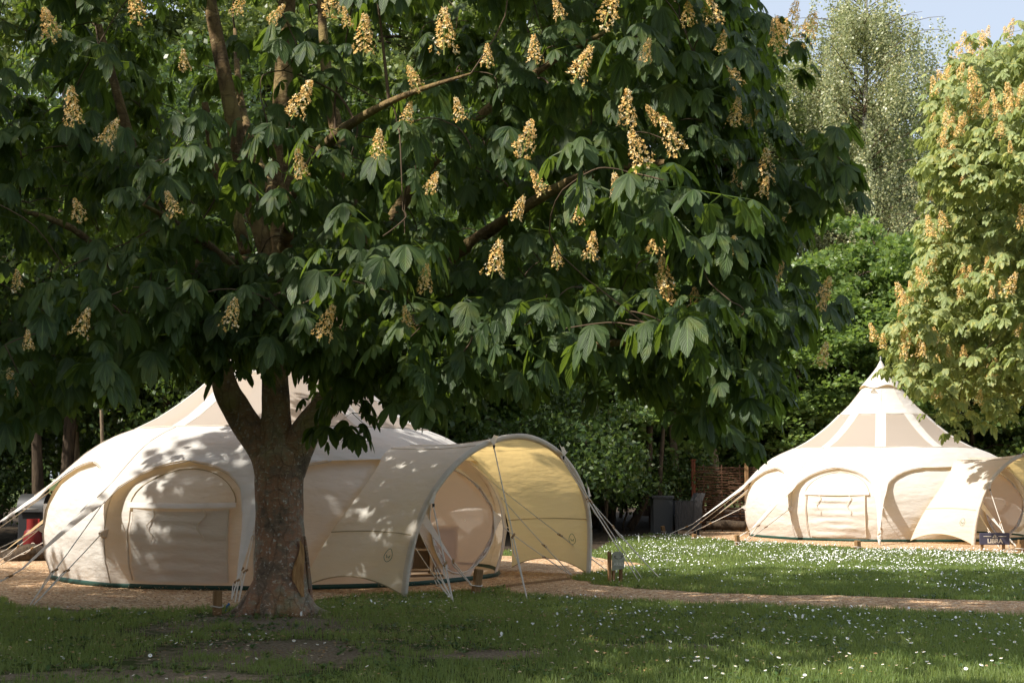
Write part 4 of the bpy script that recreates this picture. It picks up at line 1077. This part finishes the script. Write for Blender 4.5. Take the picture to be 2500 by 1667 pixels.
m = MB(); q = P(138, 1252, 22.6); m.grid([[(q.x + .05 * k + .012 * math.sin(j * 2 + k), 22.6 + .03 * math.sin(k * 1.9 + j * .4), q.z + .17 - .055 * j) for k in range(-2, 3)] for j in range(8)])
tw_ = m.build('towel', mat('blue_towel', (.03, .22, .55), .9), label='blue and white towel hanging at the left edge of the near tent', cat='towel')
m = MB(); m.grid([[(q.x - .17 + .03 * k, 22.58 + .02 * math.sin(k * 2.2), q.z + .15 - .05 * j) for k in range(-1, 3)] for j in range(8)]); m.build('white_half', mat('white_towel', (.6, .6, .58), .9), tw_)
m = MB(); m.tube(spline([P(20, 1372, 21.5), P(60, 1352, 21.5), P(110, 1352, 21.6), P(150, 1362, 21.7)], 5), [.13] * 16, 12, wob=.25)
m.build('fallen_log', M['barkdark'], label='fallen log lying on the ground left of the near tent', cat='log')

# wattle screen, chair and storage box
Yf = 33.2
wf = thing('wattle_fence', 'dark woven wattle fence panel between the two tents', 'fence', (P(1740, 1290, Yf).x, Yf, 0))
xl = P(1697, 1200, Yf).x; xr_ = P(1880, 1200, Yf).x; zt = P(1740, 1136, Yf).z
rsf = RS(4); m = MB()
nr = 46
for i in range(nr):
    z = .06 + (zt - .1) * i / (nr - 1)
    xs = np.linspace(xl, xr_, 22); m.tube([(x, Yf + .035 * math.sin(x * 7.5 + (i % 2) * math.pi) + rsf.normal(0, .004), z + .010 * math.sin(x * 3 + i * 1.7) + rsf.normal(0, .004)) for x in xs], .009 + .005 * rsf.rand(), 5)
m.build('woven_panel', M['wattle'], wf)
m = MB()
for x in np.arange(xl + .2, xr_, .42): m.tube([(x, Yf, 0), (x, Yf, zt + .02)], .018, 6)
m.build('upright', M['wattle'], wf)
m = MB(); m.box((xl - .04, Yf, zt / 2 + .05), (.10, .10, zt + .14)); m.box((xl - .04, Yf, zt + .13), (.13, .13, .03)); m.build('post', wood_mat('red_wood', (.08, .025, .012), (.15, .05, .025)), wf, smooth=False)
m = MB(); m.box((P(1822, 1200, Yf).x, Yf - .06, zt / 2 + .05), (.09, .09, zt + .14)); m.build('post', M['wood'], wf, smooth=False)
# wicker armchair facing away to the left, tilted back
Yc = 31.4; c0 = P(1680, 1265, Yc); cz = .0
ch = thing('wicker_armchair', 'dark grey wicker armchair with a raked back in front of the wattle fence', 'armchair', (c0.x, Yc, 0))
wz = P(1680, 1222, Yc).z; sw = .62; k_ = lambda x: P(x, 1250, Yc).x
m = MB(); rib = []
for y_ in (-.33, .33):
    xs = np.linspace(k_(1645), k_(1690), 24); m.grid([[(x, Yc + y_ + .012 * (i % 2), z) for i, x in enumerate(xs)] for z in (.12, wz)]); 
    m.grid([[(x, Yc + y_ * .78, z) for x in xs] for z in (.12, wz)]); m.grid([[(x, Yc + y_, wz) for x in xs], [(x, Yc + y_ * .78, wz) for x in xs]])
m.build('armrest', M['wickr'], ch, smooth=False)
m = MB(); m.box(((k_(1645) + k_(1690)) / 2, Yc, .32), (k_(1690) - k_(1645), .6, .22)); m.build('seat', M['wickr'], ch, smooth=False)
m = MB(); xa = k_(1688); bt = P(1705, 1203, Yc).z
m.grid([[(xa, Yc - .34, .12), (xa + .02, Yc - .34, wz), (xa + .10, Yc - .34, bt)], [(xa + .17, Yc - .34, .12), (xa + .20, Yc - .34, wz), (xa + .27, Yc - .34, bt)], [(xa + .17, Yc + .34, .12), (xa + .20, Yc + .34, wz), (xa + .27, Yc + .34, bt)], [(xa, Yc + .34, .12), (xa + .02, Yc + .34, wz), (xa + .10, Yc + .34, bt)], [(xa, Yc - .34, .12), (xa + .02, Yc - .34, wz), (xa + .10, Yc - .34, bt)]])
m.build('backrest', M['wickr'], ch, smooth=False)
m = MB()
for x in (k_(1648), k_(1700)):
    for y_ in (-.28, .28): m.box((x, Yc + y_, .06), (.05, .05, .12))
m.build('leg', M['black'], ch, smooth=False)
sb = thing('storage_box', 'dark grey lidded storage box left of the wicker armchair', 'storage box', (k_(1619), Yc + .2, 0))
m = MB(); bw = k_(1645) - k_(1596); bz = P(1619, 1210, Yc).z; m.box((k_(1619), Yc + .3, bz / 2 - .02), (bw, .6, bz - .06)); m.build('body', M['box'], sb, smooth=False)
m = MB(); m.box((k_(1619), Yc + .3, bz - .03), (bw + .05, .65, .06)); m.build('lid', M['wickr'], sb, smooth=False)
m = MB(); m.tube(spline([P(1725, 1282, 32.2), P(1770, 1281, 32.2), P(1820, 1283, 32.2)], 6), .11, 10, wob=.2); m.build('fallen_log', M['barkdark'], label='low log edging below the wattle fence', cat='log')
m = MB(); m.tube(spline([P(1560, 1312, 30.2) , P(1600, 1309, 30.4), P(1660, 1312, 30.2)], 6), .03, 7, wob=.2); m.build('dead_branch', M['barkpale'], label='thin dead branch lying on the grass beyond the near porch', cat='branch')

# ------------------------------------------------------------------ woodland
def leaf_quads(P0, size, rs, elong=1.5, down=0.0, up=.5):
    n = len(P0); d = norm(rs.normal(0, 1, (n, 3)) + np.array([0, 0, -down])); nn = norm(rs.normal(0, 1, (n, 3)) + np.array([0, 0, up])); s = norm(np.cross(nn, d)); nn = np.cross(d, s)
    l = size * (.6 + .7 * rs.rand(n))[:, None]; w_ = l / elong * .5
    V = np.stack([P0, P0 + d * l * .45 + s * w_ + nn * l * .08, P0 + d * l, P0 + d * l * .45 - s * w_ + nn * l * .08], 1).reshape(-1, 3)
    return V, np.arange(n * 4).reshape(n, 4), np.tile(np.array([[0, 0], [1, .5], [0, 1], [-1, .5]], float), (n, 1))
def crown_cloud(seed, n_cl, per, rad, zc, size, cl_r=.75, flat=.45, gap=.4, **kw):
    """leaf sprays: flattish clumps on the shell and inside of an uneven crown"""
    rs = RS(seed); cs = []
    while len(cs) < n_cl:
        u = norm(rs.normal(0, 1, 3)); rr = .35 + .65 * rs.rand() ** .5
        rr *= .82 + .36 * vnoise(u[0] * 1.8 + seed + 9, u[1] * 1.8 + u[2] * 1.7 + 20)
        cs.append(u * rr * np.array(rad) + np.array([0, 0, zc]))
    cs = np.array(cs); cs = cs[cs[:, 2] > .8]; n_cl = len(cs)
    P0 = np.repeat(cs, per, 0); r_ = cl_r * (.5 + .9 * rs.rand(n_cl)); d = norm(rs.normal(0, 1, (n_cl * per, 3))) * (rs.rand(n_cl * per, 1) ** .45)
    out = norm(cs * np.array([1, 1, 0]) + 1e-6); P0 = P0 + d * np.repeat(r_, per)[:, None] * np.array([1, 1, flat])
    P0[:, 2] -= .25 * (np.linalg.norm(d[:, :2], axis=1)) ** 2 * np.repeat(r_, per)
    P0 = P0[P0[:, 2] > .25]
    V, Q, U = leaf_quads(P0, size, rs, **kw); return quads_mesh('crown', V, Q, U), cs
def limbs_mesh(seed, trunks, zc, cs, r0, rs, nbr=26):
    m = MB(); nodes = []
    for (x, y, lean) in trunks:
        pts = [(x, y, -.05)]; a = rs.rand() * 6.3
        for k in range(1, 9): pts.append((x + lean * k * math.cos(a) + rs.normal(0, .05), y + lean * k * math.sin(a) + rs.normal(0, .05), zc * 1.45 * k / 8))
        rr = r0 * (.7 + .5 * rs.rand()); sp_ = spline(pts, 3); m.tube(sp_, [rr * 1.25] + list(np.linspace(rr, rr * .25, len(sp_) - 1)), 9, wob=.15); nodes += [q for q in sp_ if q.z > zc * .35]
    for c_ in cs[rs.permutation(len(cs))[:nbr]]:
        b = Vector(c_); a = min(nodes, key=lambda q: (q - b).length + 1.5 * max(0, q.z - b.z)); mid = a.lerp(b, .5) + Vector((0, 0, .12 * (b - a).length))
        m.tube(spline([a, mid, b], 4), list(np.linspace(r0 * .3, .01, 9)), 5, False)
    me = bpy.data.meshes.new('trunk'); me.from_pydata([tuple(v) for v in m.v], [], m.f); me.polygons.foreach_set('use_smooth', np.full(len(me.polygons), True)); me.update(); return me
VAR = {}
def variant(key, seed, n_cl, per, rad, zc, size, lm, tm, trunks, r0, **kw):
    me, cs = crown_cloud(seed, n_cl, per, rad, zc, size, **kw); rs = RS(seed + 50)
    tk = limbs_mesh(seed, trunks, zc, cs, r0, rs); me.materials.append(lm); tk.materials.append(tm); VAR[key] = (me, tk)
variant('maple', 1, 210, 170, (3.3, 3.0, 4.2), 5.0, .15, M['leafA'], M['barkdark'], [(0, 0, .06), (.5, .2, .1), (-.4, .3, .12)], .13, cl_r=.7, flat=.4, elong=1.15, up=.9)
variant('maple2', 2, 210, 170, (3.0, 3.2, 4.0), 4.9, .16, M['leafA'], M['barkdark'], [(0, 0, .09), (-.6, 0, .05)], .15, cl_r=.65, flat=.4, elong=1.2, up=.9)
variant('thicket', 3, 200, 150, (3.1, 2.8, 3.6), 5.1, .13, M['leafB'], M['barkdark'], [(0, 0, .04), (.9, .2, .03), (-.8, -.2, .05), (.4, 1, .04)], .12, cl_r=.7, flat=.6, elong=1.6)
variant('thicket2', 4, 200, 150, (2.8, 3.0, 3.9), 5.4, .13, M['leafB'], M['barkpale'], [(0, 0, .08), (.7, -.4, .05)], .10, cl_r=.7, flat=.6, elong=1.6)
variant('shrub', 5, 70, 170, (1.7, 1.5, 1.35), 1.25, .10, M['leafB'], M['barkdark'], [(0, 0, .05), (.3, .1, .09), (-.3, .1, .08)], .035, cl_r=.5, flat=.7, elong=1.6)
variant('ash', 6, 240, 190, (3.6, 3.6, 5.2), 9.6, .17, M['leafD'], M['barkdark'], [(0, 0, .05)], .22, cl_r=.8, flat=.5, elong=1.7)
used = set(); CAT = {}
def tree_at(key, x, y, sc, rz, label, name='tree', cat='tree', group=None, zs=1.0, mats=None):
    t = thing(name, label, cat, (x, y, 0), group); t.rotation_euler = (0, 0, rz); t.scale = (sc, sc, sc * zs)
    me, tk = VAR[key]
    for nm, d in (('crown', me), ('trunk', tk)):
        o = bpy.data.objects.new(nm, d); C.objects.link(o); o.parent = t
    return t
LT_ = [
 ('thicket', -11.5, 26.5, 1.0, 0, 'dark tree at the far left edge behind the barbecue'),
 ('thicket2', -8.3, 27.5, 1.05, 1.2, 'dark thin-stemmed tree behind the left ropes of the near tent'),
 ('thicket', -5.4, 26.8, 1.0, 2.3, 'dark tree behind the left slope of the near tent roof'),
 ('thicket2', -3.2, 29.6, .9, 3.6, 'dark tree directly behind the peak of the near tent'),
 ('maple2', -.2, 34.0, 1.0, .5, 'leafy green tree behind the right slope of the near tent roof'),
 ('maple', 2.4, 35.0, .95, 2.0, 'leafy green tree just behind the arched porch of the near tent'),
 ('maple2', 4.9, 37.6, 1.0, 4.0, 'green tree with thin leaning stems behind the storage box'),
 ('maple', 7.6, 37.4, 1.0, 5.1, 'bright-leaved maple overhanging the wattle fence'),
 ('thicket2', 6.0, 40.8, 1.0, .6, 'slender pale-stemmed tree seen behind the wattle fence'),
 ('maple2', 9.6, 38.0, .92, 1.0, 'dense green hedge tree behind the left half of the far tent'),
 ('maple', 12.2, 38.6, .88, 3.1, 'dense green hedge tree behind the peak of the far tent'),
 ('maple2', 15.2, 38.2, .95, 4.4, 'dense green hedge tree behind the right half of the far tent'),
 ('thicket', -12.5, 31, 1.2, 1.6, 'taller shaded tree in the second row at the far left'),
 ('thicket', -7.0, 31.5, 1.25, 2.9, 'taller shaded tree in the second row behind the left of the near tent'),
 ('thicket2', -2.8, 36, 1.25, 4.8, 'taller shaded tree in the second row behind the near tent peak'),
 ('thicket', 1.6, 40.0, 1.25, 5.6, 'taller shaded tree in the second row behind the near porch'),
 ('ash', 11.0, 52, 1.14, 0, 'tall light green tree rising left of the silver birch'),
 ('ash', 17.3, 53, 1.12, 2.0, 'tall light green tree rising right of the silver birch'),
 ('ash', 8.6, 50, 1.05, 4.0, 'light green tree seen behind the right fringe of the chestnut'),
 ('ash', 2.0, 43, 1.15, 1.0, 'light green tree far behind the middle of the chestnut crown'),
 ('ash', -5.0, 38, 1.1, 5.0, 'light green tree far behind the left of the chestnut crown'),
 ('ash', -8.5, 41, 1.25, .4, 'tallest light green tree far behind the left half of the chestnut crown'),
 ('ash', -1.5, 40, 1.2, 3.3, 'tall light green tree far behind the chestnut trunk'),
 ('ash', 4.6, 47, 1.2, 2.2, 'tall light green tree far behind the right half of the chestnut crown'),
 ('maple', -13.8, 13.6, .95, .9, 'leafy tree just outside the left edge, shading the near tent'),
 ('maple', -10.4, 3.0, 1.3, 5.0, 'leafy tree outside the left edge closest to the viewer'),
 ('maple2', -11.6, 8.6, 1.45, 2.9, 'leafy tree outside the left edge nearer than the chestnut'),
 ('ash', 24.5, 50, .9, 3.0, 'light green tree at the right edge behind the right-hand chestnut'),
 ('ash', -12, 36, 1.2, 2.0, 'light green tree far behind the left edge'),
]
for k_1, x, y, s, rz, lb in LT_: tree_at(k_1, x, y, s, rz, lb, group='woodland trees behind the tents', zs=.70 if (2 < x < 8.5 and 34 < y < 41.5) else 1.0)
SH_ = [(-11.6, 29.0, 1.3, 'dense bush left of the dark trunks at the left edge'), (-6.2, 30.6, 1.3, 'dense bush seen over the left eave of the near tent'), (1.0, 33.0, 1.15, 'broad bush just beyond the near porch'), (4.6, 36.4, 1.1, 'dense bush behind the storage box'), (7.4, 38.6, 1.2, 'dense bush behind the wicker armchair and fence'), (10.4, 39.6, 1.5, 'dense bush behind the left slope of the far tent'), (-9.2, 35.5, 1.9, 'large bush far back behind the barbecue'), (-3.6, 39.5, 2.2, 'large bush far back behind the near tent'), (2.8, 44, 2.2, 'large bush far back between the tents'), (9.5, 46, 2.3, 'large bush far back behind the far tent'), (-13.6, 38, 2.0, 'large bush far back at the left edge'), (-12.5, 24.8, 1.1, 'low dark bush at the far left under the trees'), (-10.2, 26.0, .9, 'low dark bush behind the barbecue'), (-4.6, 29.6, 1.3, 'bush behind the left slope of the near tent'), (.9, 30.4, 1.25, 'bush behind the arch of the near porch'),
       (2.6, 33.4, .9, 'bush to the right of the near porch'), (3.6, 34.8, .9, 'bush left of the storage box'), (8.4, 40.5, 1.4, 'bush behind the right end of the wattle fence'), (12.6, 41.5, 1.5, 'bush under the hedge behind the far tent'), (-8, 33, 1.5, 'bush deep in the trees at the left'), (5.8, 42, 1.1, 'bush far behind the wattle fence'), (-.5, 35.5, 1.5, 'bush deep in the trees behind the near tent'), (16.5, 42, 1.5, 'bush at the right edge behind the far tent')]
for i, (x, y, s, lb) in enumerate(SH_): tree_at('shrub', x, y, s, i * 1.3, lb, 'shrub', 'shrub', 'bushes under the trees')
# slim bare stems one can tell apart
def stem(pts, r, mt, lb):
    m = MB(); s = spline(pts, 5); m.tube(s, list(np.linspace(r, r * .75, len(s))), 9, wob=.18); m.build('slim_tree', mt, label=lb, cat='tree', group='slim bare trees in the wood')
stem([P(1538, 1290, 33), P(1560, 1250, 33), P(1575, 1215, 33), P(1582, 1150, 33), P(1586, 1040, 33)], .10, M['barkdark'], 'leaning brown stem left of the storage box')
stem([P(1655, 1275, 34), P(1653, 1210, 34), P(1648, 1150, 34), P(1645, 1100, 34), P(1640, 1000, 34)], .13, M['barkpale'], 'pale lit stem just left of the wattle fence post')
stem([P(1608, 1290, 32.6), P(1611, 1220, 32.6), P(1612, 1160, 32.6), P(1620, 1040, 32.6)], .06, M['barkdark'], 'thin stem rising through the storage box corner')
stem([P(1752, 1260, 35), P(1745, 1140, 35), P(1735, 1080, 35), P(1728, 1020, 35), P(1722, 960, 35)], .12, M['barkpale'], 'pale leaning stem rising behind the wattle fence')
stem([P(250, 1200, 25), P(250, 1100, 25), P(247, 1000, 25), P(240, 900, 25)], .035, M['barkpale'], 'very thin pale stem above the left slope of the near tent')
stem([P(160, 1330, 26), P(164, 1150, 26), P(176, 950, 26)], .13, M['barkdark'], 'dark straight trunk above the left eave of the near tent')
stem([P(92, 1330, 25.4), P(92, 1150, 25.4), P(84, 950, 25.4)], .11, M['barkdark'], 'dark straight trunk behind the red gas bottle')
stem([P(1478, 1300, 31), P(1482, 1180, 31), P(1490, 1000, 31)], .05, M['barkdark'], 'dark thin stem right of the near porch')
# silver birch -----------------------------------------------------------
bx_, by_ = P(2125, 1000, 46).x, 46.0
bt = thing('silver_birch', 'tall silver birch with a white stem and drooping pale leaves behind the far tent', 'tree', (bx_, by_, 0))
rs = RS(77); m = MB(); tp_ = [(bx_ + .25, by_, 0), (bx_ + .1, by_, 3), (bx_, by_, 6), (bx_ - .1, by_, 10), (bx_ + .1, by_, 14), (bx_ + .2, by_, 18)]
s_ = spline(tp_, 6); m.tube(s_, list(np.linspace(.20, .04, len(s_))), 10, wob=.1); m.build('trunk', M['birchbark'], bt)
V = []; br = MB()
for bi in range(210):
    z0 = 3.5 + 13.5 * rs.rand(); R_ = (4.4 if z0 < 10.5 else 4.4 * max(.40, 1 - ((z0 - 10.5) / 9.5) ** 1.1)) * (.35 + .85 * rs.rand()); a = rs.rand() * 6.283; rise = .55 + .5 * rs.rand()
    bp = [Vector((bx_ + R_ * t * math.cos(a + .15 * t), by_ + R_ * t * math.sin(a + .15 * t), z0 + R_ * rise * (t - .62 * t * t))) for t in np.linspace(0, 1, 7)]
    br.tube(bp, list(np.linspace(.026, .005, 7)), 5, False)
    for si in range(17):
        t = .22 + .8 * rs.rand(); q = bp[min(6, int(t * 6))].lerp(bp[min(6, int(t * 6) + 1)], (t * 6) % 1); ln = (.5 + 1.7 * rs.rand()) * (.5 + .7 * t); k = int(ln * 24) + 3
        u = np.linspace(0, 1, k); dr = rs.normal(0, .15, 2); x = q.x + rs.normal(0, .1); y = q.y + rs.normal(0, .1)
        V.append(np.stack([x + dr[0] * u * ln + rs.normal(0, .055, k), y + dr[1] * u * ln + rs.normal(0, .055, k), q.z - ln * u], 1))
br.build('branches', M['twig'], bt); V = np.concatenate(V) - np.array([bx_, by_, 0]); lv, lq, lu = leaf_quads(V, .088, rs, 1.3, .7, .2)
obj_me('crown', quads_mesh('crown', lv, lq, lu), M['leafC'], bt)
# sunlit chestnut at the right --------------------------------------------
TR = Vector((11.9, 24.2, 0)); rt = thing('chestnut_tree', 'sunlit flowering chestnut at the right edge, its leaves overhanging the far tent peak', 'tree', TR)
m = MB(); s_ = spline([TR + Vector((0, 0, -.05)), TR + Vector((0, 0, 1.2)), TR + Vector((-.1, 0, 3)), TR + Vector((-.1, .1, 6)), TR + Vector((0, 0, 9))], 6); m.tube(s_, [.34] + list(np.linspace(.28, .06, len(s_) - 1)), 14, wob=.1); m.build('trunk', M['bark'], rt)
RBL = [(0, 2900), (60, 2700), (110, 2440), (140, 2330), (200, 2270), (300, 2240), (420, 2235), (500, 2262), (560, 2225), (640, 2235), (700, 2190), (760, 2170), (850, 2165), (910, 2175), (940, 2225), (1000, 2290), (1030, 2330)]
rs = RS(90); CC2 = np.array([11.9, 24.2, 5.6]); CR2 = np.array([5.9, 5.2, 4.6]); out = []
while len(out) < 1150:
    p = norm(rs.normal(0, 1, (3000, 3))) * (.45 + .55 * rs.rand(3000, 1) ** .55); q = CC2 + p * CR2; px, py = project(q)
    ok = (px > np.interp(py, [a for a, b in RBL], [b for a, b in RBL]) + 55) & (px < 2760) & (py < 960) & (q[:, 2] > 1.9) & (.5 * fbm(q[:, 0] + q[:, 2] * .5, q[:, 1], .9) + .5 * fbm(q[:, 0] + q[:, 1] * .5, q[:, 2] * 2.4, .5) > .475)
    out += list(q[ok])
tp2 = np.array(out[:1150])
ex2 = []
for i in range(120):
    py = 110 + rs.rand() * 850; ex2.append(P(np.interp(py, [a for a, b in RBL], [b for a, b in RBL]) + 45 + rs.rand() * 60, py, 22.6 + rs.rand() * 2.5))
for (x, y) in ((2175, 880), (2195, 868), (2215, 900), (2160, 860), (2300, 1000), (2340, 1010), (2400, 1015), (2450, 1010), (2260, 905), (2480, 990)): ex2.append(P(x, y, 23.5))
tp2 = np.concatenate([tp2, np.array(ex2)]); dr2 = norm((tp2 - CC2) / CR2)
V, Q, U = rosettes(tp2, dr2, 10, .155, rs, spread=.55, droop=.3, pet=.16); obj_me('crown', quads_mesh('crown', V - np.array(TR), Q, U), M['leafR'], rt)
br = MB(); TN = [q for q in s_ if q.z > 1.6]
grow(tp2[::3], TN, [.1] * len(TN), rs, br, .05)
br.build('branches', M['twig'], rt)
pts = []
px, py = project(tp2); fr2 = ((tp2 - CC2) / CR2); sel = [i for i in range(len(tp2)) if (fr2[i] ** 2).sum() > .70 and tp2[i][1] < 25.5 and px[i] < 2540 and py[i] > 60]
rs.shuffle(sel)
for i in sel[:96]: o_ = Vector(dr2[i]); pts.append(Vector(tp2[i]) + Vector((o_.x * .25, -.30, .16)))
put_panicles(rt, pts, 1.42, 43, .2)
